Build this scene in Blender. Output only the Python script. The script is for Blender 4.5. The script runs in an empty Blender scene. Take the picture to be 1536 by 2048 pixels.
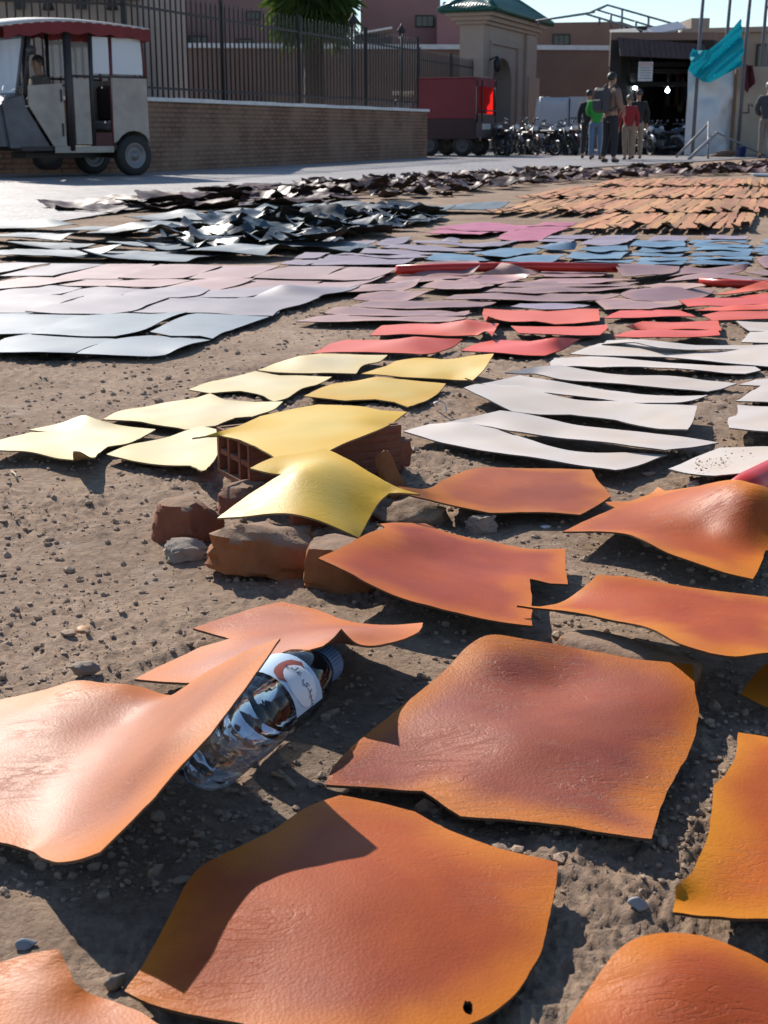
import bpy, bmesh, math, random
import numpy as np
from mathutils import Vector, Matrix
from mathutils.geometry import delaunay_2d_cdt
R = math.radians
scene = bpy.context.scene
COL = scene.collection

# ------------------------------------------------------------ camera, sky, sun
FPX, CX, CY, HORIZON, CAMH = 2700.0, 768.0, 1024.0, 262.0, 0.62
PITCH = math.atan((CY - HORIZON) / FPX)
cam_d = bpy.data.cameras.new('camera'); cam = bpy.data.objects.new('camera', cam_d); COL.objects.link(cam)
cam.location = (0, 0, CAMH); cam.rotation_euler = (R(90) - PITCH, 0, 0)
cam_d.sensor_fit = 'VERTICAL'; cam_d.sensor_height = 24.0; cam_d.lens = 24.0 * FPX / 2048.0
cam_d.clip_start = 0.02; cam_d.clip_end = 6000
cam_d.dof.use_dof = True; cam_d.dof.focus_distance = 1.95; cam_d.dof.aperture_fstop = 14.0
scene.camera = cam
SUN_EL, SUN_AZ = R(35), R(30)            # azimuth: degrees to the left of straight ahead
world = bpy.data.worlds.new('World'); scene.world = world; world.use_nodes = True
wn = world.node_tree.nodes; wl = world.node_tree.links
sky = wn.new('ShaderNodeTexSky'); sky.sky_type = 'NISHITA'; sky.sun_disc = False
sky.sun_elevation = SUN_EL; sky.sun_rotation = -SUN_AZ; sky.air_density = 1.0; sky.dust_density = 0.12; sky.ozone_density = 2.2; sky.altitude = 450
wn['Background'].inputs['Strength'].default_value = 0.095
wl.new(sky.outputs[0], wn['Background'].inputs[0])
sun_d = bpy.data.lights.new('sun', 'SUN'); sun_d.energy = 4.1; sun_d.angle = R(0.5); sun_d.color = (1.0, 0.925, 0.83)
sun = bpy.data.objects.new('sun', sun_d); COL.objects.link(sun)
SUNV = Vector((-math.sin(SUN_AZ) * math.cos(SUN_EL), math.cos(SUN_AZ) * math.cos(SUN_EL), math.sin(SUN_EL)))
sun.rotation_euler = SUNV.to_track_quat('Z', 'Y').to_euler(); sun.location = (0, 0, 30)
scene.view_settings.view_transform = 'Standard'; scene.view_settings.look = 'None'
scene.view_settings.exposure = 0.58; scene.view_settings.gamma = 1.0
scene.render.engine = 'CYCLES'
scene.cycles.max_bounces = 8; scene.cycles.transmission_bounces = 8; scene.cycles.transparent_max_bounces = 12
scene.cycles.caustics_refractive = False; scene.cycles.caustics_reflective = False

# ------------------------------------------------------------ helpers
cp_, sp_ = math.cos(PITCH), math.sin(PITCH)
def ray(px, py):
    u = (px - CX) / FPX; v = (py - CY) / FPX
    return Vector((u, cp_ - v * sp_, -sp_ - v * cp_))
def P(px, py, z=0.0):                 # photo point -> place on the level z
    d = ray(px, py); t = (z - CAMH) / d.z
    return Vector((d.x * t, d.y * t, z))
def PD(px, py, D):                    # photo point -> place on the upright plane y = D
    d = ray(px, py); t = D / d.y
    return Vector((d.x * t, D, CAMH + d.z * t))
def XD(px, D): return PD(px, HORIZON, D).x
def ZD(py, D): return PD(CX, py, D).z

def _h(ix, iy, s):
    n = (ix.astype(np.int64) * 374761393 + iy.astype(np.int64) * 668265263 + s * 1442695041) & 0xFFFFFFFF
    n = ((n ^ (n >> 13)) * 1274126177) & 0xFFFFFFFF
    return ((n ^ (n >> 16)) & 0xFFFF) / 65535.0
def vn(x, y, s=0):                    # value noise, 0..1
    x = np.asarray(x, float); y = np.asarray(y, float)
    ix = np.floor(x); iy = np.floor(y); fx = x - ix; fy = y - iy
    fx = fx * fx * fx * (fx * (fx * 6 - 15) + 10); fy = fy * fy * fy * (fy * (fy * 6 - 15) + 10)
    a = _h(ix, iy, s); b = _h(ix + 1, iy, s); c = _h(ix, iy + 1, s); d = _h(ix + 1, iy + 1, s)
    return (a * (1 - fx) + b * fx) * (1 - fy) + (c * (1 - fx) + d * fx) * fy

def tag(o, label=None, cat=None, group=None, kind=None):
    if label: o['label'] = label
    if cat: o['category'] = cat
    if group: o['group'] = group
    if kind: o['kind'] = kind
    return o
def obj(name, me, parent=None, loc=None):
    o = bpy.data.objects.new(name, me); COL.objects.link(o)
    if loc is not None: o.location = loc
    if parent: o.parent = parent
    return o
def empty(name, loc, rz=0.0):
    o = bpy.data.objects.new(name, None); COL.objects.link(o); o.location = loc; o.rotation_euler = (0, 0, rz)
    o.empty_display_size = 0.1
    return o
def copy_tree(o, parent=None):
    c = o.copy(); COL.objects.link(c); c.parent = parent
    for ch in [x for x in bpy.data.objects if x.parent == o]: copy_tree(ch, c)
    return c

class MB:                              # collects shapes; build() links them as ONE mesh
    def __init__(s): s.v = []; s.f = []; s.sm = []
    def add(s, vs, fs, smooth=False):
        n = len(s.v); s.v += [tuple(p) for p in vs]; s.f += [tuple(i + n for i in f) for f in fs]; s.sm += [smooth] * len(fs)
        return s
    def box(s, a, b, bev=0.0, M=None):
        (x0, y0, z0), (x1, y1, z1) = a, b
        bm = bmesh.new(); bmesh.ops.create_cube(bm, size=1)
        for v in bm.verts:
            v.co = Vector(((x0 + x1) / 2 + v.co.x * (x1 - x0), (y0 + y1) / 2 + v.co.y * (y1 - y0), (z0 + z1) / 2 + v.co.z * (z1 - z0)))
        if bev: bmesh.ops.bevel(bm, geom=bm.edges[:] , offset=bev, segments=1, affect='EDGES')
        return s._bm(bm, M)
    def _bm(s, bm, M=None, smooth=False):
        bm.verts.index_update()
        s.add([(M @ v.co) if M else v.co for v in bm.verts], [[v.index for v in f.verts] for f in bm.faces], smooth); bm.free(); return s
    def tube(s, pts, r, n=8, closed=False, caps=True):
        pts = [Vector(p) for p in pts]; rs = r if isinstance(r, (list, tuple)) else [r] * len(pts)
        rings = []
        for i, p in enumerate(pts):
            if closed: t = pts[(i + 1) % len(pts)] - pts[i - 1]
            else: t = pts[min(i + 1, len(pts) - 1)] - pts[max(i - 1, 0)]
            t.normalize(); a = Vector((0, 0, 1)) if abs(t.z) < 0.9 else Vector((1, 0, 0))
            e1 = t.cross(a).normalized(); e2 = t.cross(e1)
            rings.append([p + (e1 * math.cos(2 * math.pi * k / n) + e2 * math.sin(2 * math.pi * k / n)) * rs[i] for k in range(n)])
        vs = [q for rg in rings for q in rg]; fs = []
        m = len(pts)
        for i in range(m if closed else m - 1):
            j = (i + 1) % m
            for k in range(n): fs.append((i * n + k, i * n + (k + 1) % n, j * n + (k + 1) % n, j * n + k))
        if caps and not closed: fs.append(tuple(range(n))); fs.append(tuple((m - 1) * n + k for k in reversed(range(n))))
        return s.add(vs, fs, True)
    def lathe(s, prof, n=24, M=None, cap=True):       # prof: (r, z)
        vs = [Vector((r * math.cos(2 * math.pi * k / n), r * math.sin(2 * math.pi * k / n), z)) for r, z in prof for k in range(n)]
        if M: vs = [M @ v for v in vs]
        fs = [(i * n + k, i * n + (k + 1) % n, (i + 1) * n + (k + 1) % n, (i + 1) * n + k) for i in range(len(prof) - 1) for k in range(n)]
        if cap: fs += [tuple(reversed(range(n))), tuple((len(prof) - 1) * n + k for k in range(n))]
        return s.add(vs, fs, True)
    def prism(s, poly, a, b, M=None):                 # polygon in the xz plane extruded from y=a to y=b
        n = len(poly); vs = [Vector((x, a, z)) for x, z in poly] + [Vector((x, b, z)) for x, z in poly]
        if M: vs = [M @ v for v in vs]
        fs = [tuple(range(n)), tuple(reversed(range(n, 2 * n)))] + [((i + 1) % n, i, n + i, n + (i + 1) % n) for i in range(n)]
        return s.add(vs, fs)
    def skew(s, k):                     # footprints run along the street
        if k: s.v = [(x + k * y, y, z) for x, y, z in s.v]
        return s
    def mesh(s, name, mat):
        me = bpy.data.meshes.new(name); me.from_pydata(s.v, [], s.f)
        me.polygons.foreach_set('use_smooth', s.sm)
        bm = bmesh.new(); bm.from_mesh(me); bmesh.ops.recalc_face_normals(bm, faces=bm.faces); bm.to_mesh(me); bm.free()
        me.materials.append(mat); me.update(); return me
    def build(s, name, mat, parent=None, loc=None):
        o = obj(name, s.mesh(name, mat), parent, loc)
        return o

# ------------------------------------------------------------ materials
MATS = {}
def newmat(name):
    m = bpy.data.materials.new(name); m.use_nodes = True
    nt = m.node_tree; return m, nt, nt.nodes, nt.links, nt.nodes['Principled BSDF']
def ramp(N, L, fac, c0, c1, p0=0.3, p1=0.7):
    r = N.new('ShaderNodeValToRGB'); r.color_ramp.elements[0].position = p0; r.color_ramp.elements[1].position = p1
    r.color_ramp.elements[0].color = (*c0, 1); r.color_ramp.elements[1].color = (*c1, 1)
    L.new(fac, r.inputs[0]); return r
def noise(N, L, vec, scale, detail=4, rough=0.55, dist=0.0):
    n = N.new('ShaderNodeTexNoise'); n.inputs['Scale'].default_value = scale; n.inputs['Detail'].default_value = detail
    n.inputs['Roughness'].default_value = rough; n.inputs['Distortion'].default_value = dist
    L.new(vec, n.inputs['Vector']); return n
def mat(name, c, c2=None, rough=0.7, scale=3.0, bump=0.0, bscale=40.0, metal=0.0, spec=0.5, emit=None, alpha=None):
    if name in MATS: return MATS[name]
    m, nt, N, L, B = newmat(name); MATS[name] = m
    tc = N.new('ShaderNodeTexCoord')
    if c2 is None: c2 = tuple(x * 0.78 for x in c)
    n = noise(N, L, tc.outputs['Object'], scale, 6, 0.6)
    r = ramp(N, L, n.outputs['Fac'], c2, c, 0.32, 0.66); L.new(r.outputs[0], B.inputs['Base Color'])
    B.inputs['Roughness'].default_value = rough; B.inputs['Metallic'].default_value = metal
    B.inputs['Specular IOR Level'].default_value = spec
    if bump:
        n2 = noise(N, L, tc.outputs['Object'], bscale, 6, 0.65)
        b = N.new('ShaderNodeBump'); b.inputs['Strength'].default_value = bump; b.inputs['Distance'].default_value = 0.02
        L.new(n2.outputs['Fac'], b.inputs['Height']); L.new(b.outputs[0], B.inputs['Normal'])
    if emit:
        B.inputs['Emission Color'].default_value = (*emit[0], 1); B.inputs['Emission Strength'].default_value = emit[1]
    if alpha is not None: B.inputs['Alpha'].default_value = alpha
    return m

def leather_mat(name, c, c2, edge, rough=0.42, edgew=0.05, grain=1.0, var=0.06, back=None, spec=0.5):
    """dyed grain side: cloudy dye, a paler or yellower rim where the dye ran, fine creases and pores"""
    m, nt, N, L, B = newmat(name)
    tc = N.new('ShaderNodeTexCoord'); oi = N.new('ShaderNodeObjectInfo')
    ad = N.new('ShaderNodeVectorMath'); ad.operation = 'ADD'; sc = N.new('ShaderNodeVectorMath'); sc.operation = 'SCALE'
    comb = N.new('ShaderNodeCombineXYZ')
    for k in range(3): L.new(oi.outputs['Random'], comb.inputs[k])
    sc.inputs['Scale'].default_value = 37.0; L.new(comb.outputs[0], sc.inputs[0])
    L.new(tc.outputs['Object'], ad.inputs[0]); L.new(sc.outputs[0], ad.inputs[1]); V = ad.outputs[0]
    n1 = noise(N, L, V, 5.5, 5, 0.6, 0.4); r1 = ramp(N, L, n1.outputs['Fac'], c2, c, 0.33, 0.64)
    at = N.new('ShaderNodeAttribute'); at.attribute_name = 'ed'
    n2 = noise(N, L, V, 7.0, 3, 0.5, 0.3)
    mm = N.new('ShaderNodeMath'); mm.operation = 'MULTIPLY_ADD'; L.new(n2.outputs['Fac'], mm.inputs[0])
    mm.inputs[1].default_value = -edgew * 3.6; L.new(at.outputs['Fac'], mm.inputs[2])
    mr = N.new('ShaderNodeMapRange'); mr.interpolation_type = 'SMOOTHSTEP'; mr.inputs['From Min'].default_value = -edgew * 2.2
    mr.inputs['From Max'].default_value = edgew * -0.4; L.new(mm.outputs[0], mr.inputs['Value'])
    mx = N.new('ShaderNodeMix'); mx.data_type = 'RGBA'; L.new(mr.outputs[0], mx.inputs[0])
    mx.inputs[6].default_value = (*edge, 1); L.new(r1.outputs[0], mx.inputs[7])
    hs = N.new('ShaderNodeHueSaturation')
    mv = N.new('ShaderNodeMapRange'); mv.inputs['To Min'].default_value = 1 - var * 2.2; mv.inputs['To Max'].default_value = 1 + var * 2.2
    L.new(oi.outputs['Random'], mv.inputs['Value']); L.new(mv.outputs[0], hs.inputs['Value'])
    mh = N.new('ShaderNodeMapRange'); mh.inputs['To Min'].default_value = 0.5 - var * 0.10; mh.inputs['To Max'].default_value = 0.5 + var * 0.10
    ml = N.new('ShaderNodeMath'); ml.operation = 'FRACT'; ml2 = N.new('ShaderNodeMath'); ml2.operation = 'MULTIPLY'; ml2.inputs[1].default_value = 7.31
    L.new(oi.outputs['Random'], ml2.inputs[0]); L.new(ml2.outputs[0], ml.inputs[0]); L.new(ml.outputs[0], mh.inputs['Value']); L.new(mh.outputs[0], hs.inputs['Hue'])
    L.new(mx.outputs[2], hs.inputs['Color']); 
    # small scuffs
    n5 = noise(N, L, V, 70, 3, 0.7); r5 = ramp(N, L, n5.outputs['Fac'], (0.72, 0.68, 0.64), (1, 1, 1), 0.24, 0.34)
    mu = N.new('ShaderNodeMix'); mu.data_type = 'RGBA'; mu.blend_type = 'MULTIPLY'; mu.inputs[0].default_value = 0.5
    L.new(hs.outputs[0], mu.inputs[6]); L.new(r5.outputs[0], mu.inputs[7]); L.new(mu.outputs[2], B.inputs['Base Color'])
    rr = N.new('ShaderNodeMapRange'); rr.inputs['To Min'].default_value = rough - 0.08; rr.inputs['To Max'].default_value = rough + 0.1
    n6 = noise(N, L, V, 14, 4, 0.6); L.new(n6.outputs['Fac'], rr.inputs['Value']); L.new(rr.outputs[0], B.inputs['Roughness'])
    B.inputs['Specular IOR Level'].default_value = spec
    if grain:
        mp = N.new('ShaderNodeMapping'); mp.inputs['Rotation'].default_value = (0, 0, 0.6); mp.inputs['Scale'].default_value = (1, 3.6, 1)
        L.new(V, mp.inputs[0])
        w = noise(N, L, mp.outputs[0], 13, 6, 0.62, 1.2)                  # creases: ridges of a warped noise
        ab = N.new('ShaderNodeMath'); ab.operation = 'SUBTRACT'; ab.inputs[1].default_value = 0.5; L.new(w.outputs['Fac'], ab.inputs[0])
        ab2 = N.new('ShaderNodeMath'); ab2.operation = 'ABSOLUTE'; L.new(ab.outputs[0], ab2.inputs[0])
        cr = N.new('ShaderNodeMapRange'); cr.inputs['From Max'].default_value = 0.035; L.new(ab2.outputs[0], cr.inputs['Value'])
        msk = noise(N, L, V, 6, 2, 0.5); mk = N.new('ShaderNodeMapRange'); mk.inputs['From Min'].default_value = 0.47; mk.inputs['From Max'].default_value = 0.62
        L.new(msk.outputs['Fac'], mk.inputs['Value'])
        cm = N.new('ShaderNodeMath'); cm.operation = 'MULTIPLY'; L.new(mk.outputs[0], cm.inputs[0])
        inv = N.new('ShaderNodeMath'); inv.operation = 'SUBTRACT'; inv.inputs[1].default_value = 1.0; L.new(cr.outputs[0], inv.inputs[0]); L.new(inv.outputs[0], cm.inputs[1])
        b1 = N.new('ShaderNodeBump'); b1.inputs['Strength'].default_value = 0.30 * grain; b1.inputs['Distance'].default_value = 0.0016
        L.new(cm.outputs[0], b1.inputs['Height'])
        vo = N.new('ShaderNodeTexVoronoi'); vo.inputs['Scale'].default_value = 330; L.new(V, vo.inputs['Vector'])
        b2 = N.new('ShaderNodeBump'); b2.inputs['Strength'].default_value = 0.16 * grain; b2.inputs['Distance'].default_value = 0.0010
        L.new(vo.outputs['Distance'], b2.inputs['Height']); L.new(b1.outputs[0], b2.inputs['Normal'])
        n7 = noise(N, L, V, 130, 5, 0.7); b3 = N.new('ShaderNodeBump'); b3.inputs['Strength'].default_value = 0.16 * grain; b3.inputs['Distance'].default_value = 0.0016
        L.new(n7.outputs['Fac'], b3.inputs['Height']); L.new(b2.outputs[0], b3.inputs['Normal']); L.new(b3.outputs[0], B.inputs['Normal'])
    else:
        n7 = noise(N, L, V, 30, 5, 0.65); b3 = N.new('ShaderNodeBump'); b3.inputs['Strength'].default_value = 0.2; b3.inputs['Distance'].default_value = 0.004
        L.new(n7.outputs['Fac'], b3.inputs['Height']); L.new(b3.outputs[0], B.inputs['Normal'])
    bk = mat(name + '_flesh', back or tuple(x * 0.45 for x in c), rough=0.9, scale=60, bump=0.4, bscale=400)
    return (m, bk)

# ------------------------------------------------------------ ground
def gh(x, y):
    x = np.asarray(x, float); y = np.asarray(y, float)
    a = (vn(x * 2.2, y * 2.2, 1) - 0.5) * 0.014 + (vn(x * 6.5, y * 6.5, 2) - 0.5) * 0.011
    c = vn(x * 19, y * 19, 3); k = np.clip(vn(x * 3.1 + 9, y * 3.1, 7) * 2.2 - 0.55, 0.12, 1)
    a = a + k * ((np.clip(c - 0.45, 0, 1) ** 1.3) * 0.017 + (vn(x * 47, y * 47, 4) ** 2) * 0.006 + (0.5 - np.abs(vn(x * 61 + y * 21, y * 61 - x * 21, 5) - 0.5)) * 0.009 + (0.5 - np.abs(vn(x * 130 - y * 60, y * 130 + x * 60, 8) - 0.5)) * 0.007 - 0.005 + (vn(x * 230, y * 230, 6) ** 2) * 0.004) - 0.012
    a = np.where(a > 0.004, 0.004 + (a - 0.004) * 0.45, a)
    fade = np.clip((15.0 - y) / 8.0, 0.0, 1.0)
    return a * fade - (1 - fade) * 0.01

def make_ground():
    rows = [-60, -12, -2, 0.2, 0.6]
    nr = 600; y0, y1 = 0.86, 15.0
    rows += [y0 * (y1 / y0) ** (i / nr) for i in range(nr + 1)]
    rows += [15 * (3000 / 15) ** (i / 30) for i in range(1, 31)]
    nc = 430
    cs = [-400, -80, -20, -6, -2.4, -1.5] + [-1.15 + 2.3 * i / nc for i in range(nc + 1)] + [1.5, 2.4, 6, 20, 80, 400]
    Y = np.array(rows)[:, None]; Cc = np.array(cs)[None, :]
    W = 0.31 * np.abs(Y) + 0.14
    X = Cc * np.where(np.abs(Cc) > 1.4, np.maximum(W, 1.0), W); Yb = np.broadcast_to(Y, X.shape)
    Z = gh(X, Yb); Z = np.where((np.abs(Cc) > 3) | (Yb < 0.5), -0.012, Z)
    nR, nC = X.shape
    me = bpy.data.meshes.new('ground')
    co = np.stack([X, Yb, Z], -1).reshape(-1, 3).astype(np.float32)
    i = np.arange(nR - 1)[:, None] * nC + np.arange(nC - 1)[None, :]
    q = np.stack([i, i + 1, i + nC + 1, i + nC], -1).reshape(-1, 4)
    me.vertices.add(len(co)); me.vertices.foreach_set('co', co.ravel())
    me.loops.add(q.size); me.loops.foreach_set('vertex_index', q.ravel().astype(np.int32))
    me.polygons.add(len(q)); me.polygons.foreach_set('loop_start', (np.arange(len(q)) * 4).astype(np.int32))
    me.polygons.foreach_set('use_smooth', np.ones(len(q), bool))
    me.update(calc_edges=True)
    m, nt, N, L, B = newmat('trodden_dirt')
    tc = N.new('ShaderNodeTexCoord'); V = tc.outputs['Object']
    n1 = noise(N, L, V, 1.6, 6, 0.6); r1 = ramp(N, L, n1.outputs['Fac'], (0.275, 0.192, 0.134), (0.455, 0.335, 0.245), 0.3, 0.7)
    n2 = noise(N, L, V, 55, 6, 0.7); r2 = ramp(N, L, n2.outputs['Fac'], (0.55, 0.52, 0.5), (1.15, 1.13, 1.1), 0.3, 0.7)
    mu = N.new('ShaderNodeMix'); mu.data_type = 'RGBA'; mu.blend_type = 'MULTIPLY'; mu.inputs[0].default_value = 1
    L.new(r1.outputs[0], mu.inputs[6]); L.new(r2.outputs[0], mu.inputs[7])
    n3 = noise(N, L, V, 4.3, 5, 0.65); r3 = ramp(N, L, n3.outputs['Fac'], (0, 0, 0), (1, 1, 1), 0.60, 0.74)     # pale lime stains
    mx = N.new('ShaderNodeMix'); mx.data_type = 'RGBA'; sm = N.new('ShaderNodeMath'); sm.operation = 'MULTIPLY'; sm.inputs[1].default_value = 0.38
    L.new(r3.outputs[0], sm.inputs[0]); L.new(sm.outputs[0], mx.inputs[0]); L.new(mu.outputs[2], mx.inputs[6]); mx.inputs[7].default_value = (0.52, 0.455, 0.40, 1)
    L.new(mx.outputs[2], B.inputs['Base Color']); B.inputs['Roughness'].default_value = 0.95; B.inputs['Specular IOR Level'].default_value = 0.2
    n4 = noise(N, L, V, 210, 6, 0.75); b = N.new('ShaderNodeBump'); b.inputs['Strength'].default_value = 0.75; b.inputs['Distance'].default_value = 0.004
    L.new(n4.outputs['Fac'], b.inputs['Height'])
    n5 = noise(N, L, V, 45, 4, 0.65); b2 = N.new('ShaderNodeBump'); b2.inputs['Strength'].default_value = 0.5; b2.inputs['Distance'].default_value = 0.01
    L.new(n5.outputs['Fac'], b2.inputs['Height']); L.new(b.outputs[0], b2.inputs['Normal']); L.new(b2.outputs[0], B.inputs['Normal'])
    me.materials.append(m); MATS['dirt'] = m
    tag(obj('ground', me), kind='structure')
make_ground()
# ------------------------------------------------------------ leather sheets
def resample(W, step):
    n = len(W); W = np.array([tuple(w) for w in W])
    nx = np.roll(W, -1, 0); pv = np.roll(W, 1, 0)
    d1 = W[:, :2] - pv[:, :2]; d2 = nx[:, :2] - W[:, :2]
    l1 = np.linalg.norm(d1, axis=1) + 1e-9; l2 = np.linalg.norm(d2, axis=1) + 1e-9
    turn = np.arccos(np.clip((d1 * d2).sum(1) / (l1 * l2), -1, 1))
    smooth = turn < R(30)
    tan = (nx - pv) / (l1 + l2)[:, None]
    out = []
    for i in range(n):
        j = (i + 1) % n; L_ = l2[i]; k = max(1, int(math.ceil(L_ / step)))
        sd = (W[j] - W[i]) / L_
        ti = tan[i] if smooth[i] else sd; tj = tan[j] if smooth[j] else sd
        for q in range(k):
            t = q / k; h00 = 2*t**3 - 3*t*t + 1; h10 = t**3 - 2*t*t + t; h01 = -2*t**3 + 3*t*t; h11 = t**3 - t*t
            out.append(h00 * W[i] + h10 * L_ * ti + h01 * W[j] + h11 * L_ * tj)
    return np.array(out)
def inside(poly, pts):
    x, y = pts[:, 0], pts[:, 1]; c = np.zeros(len(pts), bool); n = len(poly); j = n - 1
    for i in range(n):
        xi, yi = poly[i, 0], poly[i, 1]; xj, yj = poly[j, 0], poly[j, 1]
        c ^= ((yi > y) != (yj > y)) & (x < (xj - xi) * (y - yi) / (yj - yi + 1e-12) + xi); j = i
    return c
def tps(ctrl, lam=1e-4):
    xy = ctrl[:, :2]; c0 = xy.mean(0); s = np.abs(xy - c0).max() + 1e-6; q = (xy - c0) / s; n = len(q)
    def U(r2): return np.where(r2 > 1e-12, r2 * np.log(r2 + 1e-12), 0)
    d = ((q[:, None] - q[None]) ** 2).sum(-1); A = np.zeros((n + 3, n + 3)); A[:n, :n] = U(d) + lam * np.eye(n)
    A[:n, n] = 1; A[:n, n + 1:] = q; A[n, :n] = 1; A[n + 1:, :n] = q.T
    w = np.linalg.lstsq(A, np.concatenate([ctrl[:, 2], np.zeros(3)]), rcond=None)[0]
    def f(pts):
        p = (pts - c0) / s; r2 = ((p[:, None] - q[None]) ** 2).sum(-1)
        return U(r2) @ w[:n] + w[n] + p @ w[n + 1:]
    return f
def sheet_mesh(name, W, mats, inner=(), th=0.0028, wave=0.004, wl=0.16, seed=0, res=None, holes=(), ground=True, jag=0.0004):
    """W: world outline (x, y, height). Returns a closed sheet with thickness and its centre."""
    W = [Vector(w) for w in W]; A = np.array([tuple(w) for w in W]); size = max(np.ptp(A[:, 0]), np.ptp(A[:, 1]))
    res = res or max(0.008, size / 26)
    O = resample(W, res)
    if jag:
        tn = np.roll(O, -1, 0) - np.roll(O, 1, 0); nn = np.stack([-tn[:, 1], tn[:, 0]], 1); nn /= np.linalg.norm(nn, axis=1)[:, None] + 1e-9
        k = np.arange(len(O)); O[:, :2] += nn * ((vn(k * 0.45, k * 0 + seed, 11) - 0.5) * 2 * jag * 2 + (vn(k * 1.7, k * 0 + seed, 12) - 0.5) * jag)[:, None]
    st = max(1, len(O) // 110)
    ctrl = O[::st]
    if len(inner): ctrl = np.vstack([ctrl, np.array([tuple(p) for p in inner])])
    F = tps(ctrl)
    mn = O[:, :2].min(0); mx = O[:, :2].max(0)
    gx = np.arange(mn[0], mx[0], res); gy = np.arange(mn[1], mx[1], res)
    G = np.array(np.meshgrid(gx, gy)).reshape(2, -1).T; rs = np.random.RandomState(seed + 5)
    G = G + (rs.rand(*G.shape) - 0.5) * res * 0.4
    G = G[inside(O, G)]
    if len(G): G = G[np.sqrt(((G[:, None] - O[None, :, :2]) ** 2).sum(-1)).min(1) > res * 0.5]
    for h in holes:
        G = G[((G[:, 0] - h[0]) / h[2]) ** 2 + ((G[:, 1] - h[1]) / h[3]) ** 2 > 4.5]
        for q, n_ in ((1.0, 12), (1.6, 12)): G = np.vstack([G, [(h[0] + h[2] * q * (0.8 + 0.4 * rs.rand()) * math.cos(6.283 * k / n_), h[1] + h[3] * q * (0.8 + 0.4 * rs.rand()) * math.sin(6.283 * k / n_)) for k in range(n_)]])
    allp = [Vector(p) for p in np.vstack([O[:, :2], G])]
    n0 = len(O)
    r = delaunay_2d_cdt(allp, [], [list(range(n0))], 1, 1e-6)
    xy = np.array([tuple(v) for v in r[0]]); faces = [tuple(f) for f in r[2]]
    if holes:
        def hit(f):
            c = xy[list(f)].mean(0); return any((c[0] - h[0]) ** 2 / h[2] ** 2 + (c[1] - h[1]) ** 2 / h[3] ** 2 < 1 for h in holes)
        faces = [f for f in faces if not hit(f)]
    dist = np.sqrt(((xy[:, None] - O[None, :, :2]) ** 2).sum(-1)).min(1)
    z = F(xy) + ((vn(xy[:, 0] / wl + seed, xy[:, 1] / wl, 21) - 0.5) * 2 + (vn(xy[:, 0] / wl * 2.3 + seed, xy[:, 1] / wl * 2.3, 22) - 0.5)) * wave
    if ground: z = np.maximum(z, gh(xy[:, 0], xy[:, 1]) + th + 0.002)
    c = np.array([xy[:, 0].mean(), xy[:, 1].mean(), 0.0])
    top = np.column_stack([xy, z]) - c; bot = top - np.array([0, 0, th]); n = len(top)
    from collections import Counter
    cnt = {}
    for f in faces:
        for a, b in ((f[0], f[1]), (f[1], f[2]), (f[2], f[0])): cnt[(a, b)] = 1
    rim = [(a, b) for (a, b) in cnt if (b, a) not in cnt]
    V = [tuple(p) for p in top] + [tuple(p) for p in bot]; Fc = list(faces) + [tuple(n + i for i in reversed(f)) for f in faces]; mi = [0] * len(faces) + [1] * len(faces); sm = [True] * (2 * len(faces))
    rv = {}
    for a, b in rim:
        for i in (a, b):
            if i not in rv: rv[i] = len(V); V += [tuple(top[i]), tuple(bot[i])]
        Fc.append((rv[b], rv[a], rv[a] + 1, rv[b] + 1)); mi.append(1); sm.append(False)
    me = bpy.data.meshes.new(name); me.from_pydata(V, [], Fc)
    me.polygons.foreach_set('use_smooth', sm); me.polygons.foreach_set('material_index', mi)
    at = me.attributes.new('ed', 'FLOAT', 'POINT'); ed = np.zeros(len(V), np.float32); ed[:n] = dist; at.data.foreach_set('value', ed)
    me.materials.append(mats[0]); me.materials.append(mats[1]); me.update()
    return me, Vector(c)
SEED = [100]
def leather(name, label, pts, mats, inner=(), base=1.2, group=None, cat='leather', **kw):
    SEED[0] += 1
    W = [P(p[0], p[1], (p[2] if len(p) > 2 else base) / 100) for p in pts]
    inn = [P(p[0], p[1], p[2] / 100) for p in inner]
    if 'holes' in kw: kw['holes'] = [(*P(h[0], h[1], base / 100)[:2], h[2], h[3]) for h in kw['holes']]
    me, c = sheet_mesh(name, W, mats, inn, seed=SEED[0], **kw)
    return tag(obj(name, me, None, c), label, cat, group)

ORANGE = leather_mat('orange_leather', (0.43, 0.083, 0.012), (0.30, 0.047, 0.012), (0.56, 0.152, 0.006), 0.50, 0.034, 1.0, 0.04, (0.12, 0.065, 0.03), 0.24)
RUST = leather_mat('rust_leather', (0.34, 0.078, 0.028), (0.225, 0.045, 0.022), (0.52, 0.15, 0.006), 0.50, 0.035, 1.5, 0.02, (0.11, 0.065, 0.035), 0.30)
SALMON = leather_mat('salmon_leather', (0.45, 0.145, 0.066), (0.36, 0.098, 0.042), (0.56, 0.155, 0.018), 0.50, 0.045, 0.9, 0.03, (0.15, 0.085, 0.045), 0.32)
DEEP = leather_mat('deep_orange_leather', (0.47, 0.088, 0.006), (0.36, 0.058, 0.008), (0.60, 0.195, 0.004), 0.52, 0.032, 1.2, 0.04, (0.11, 0.055, 0.025), 0.22)
YELLOW = leather_mat('yellow_leather', (0.66, 0.46, 0.095), (0.63, 0.41, 0.05), (0.66, 0.38, 0.012), 0.50, 0.06, 0.5, 0.04, (0.27, 0.19, 0.08), 0.45)
YELLOW_GLARE = leather_mat('yellow_leather_glare', (0.70, 0.585, 0.35), (0.67, 0.54, 0.28), (0.68, 0.53, 0.23), 0.50, 0.05, 0.5, 0.03, (0.27, 0.19, 0.09), 0.5)  # pale yellow hides, with the whitish glare on them put into the base colour
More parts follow.
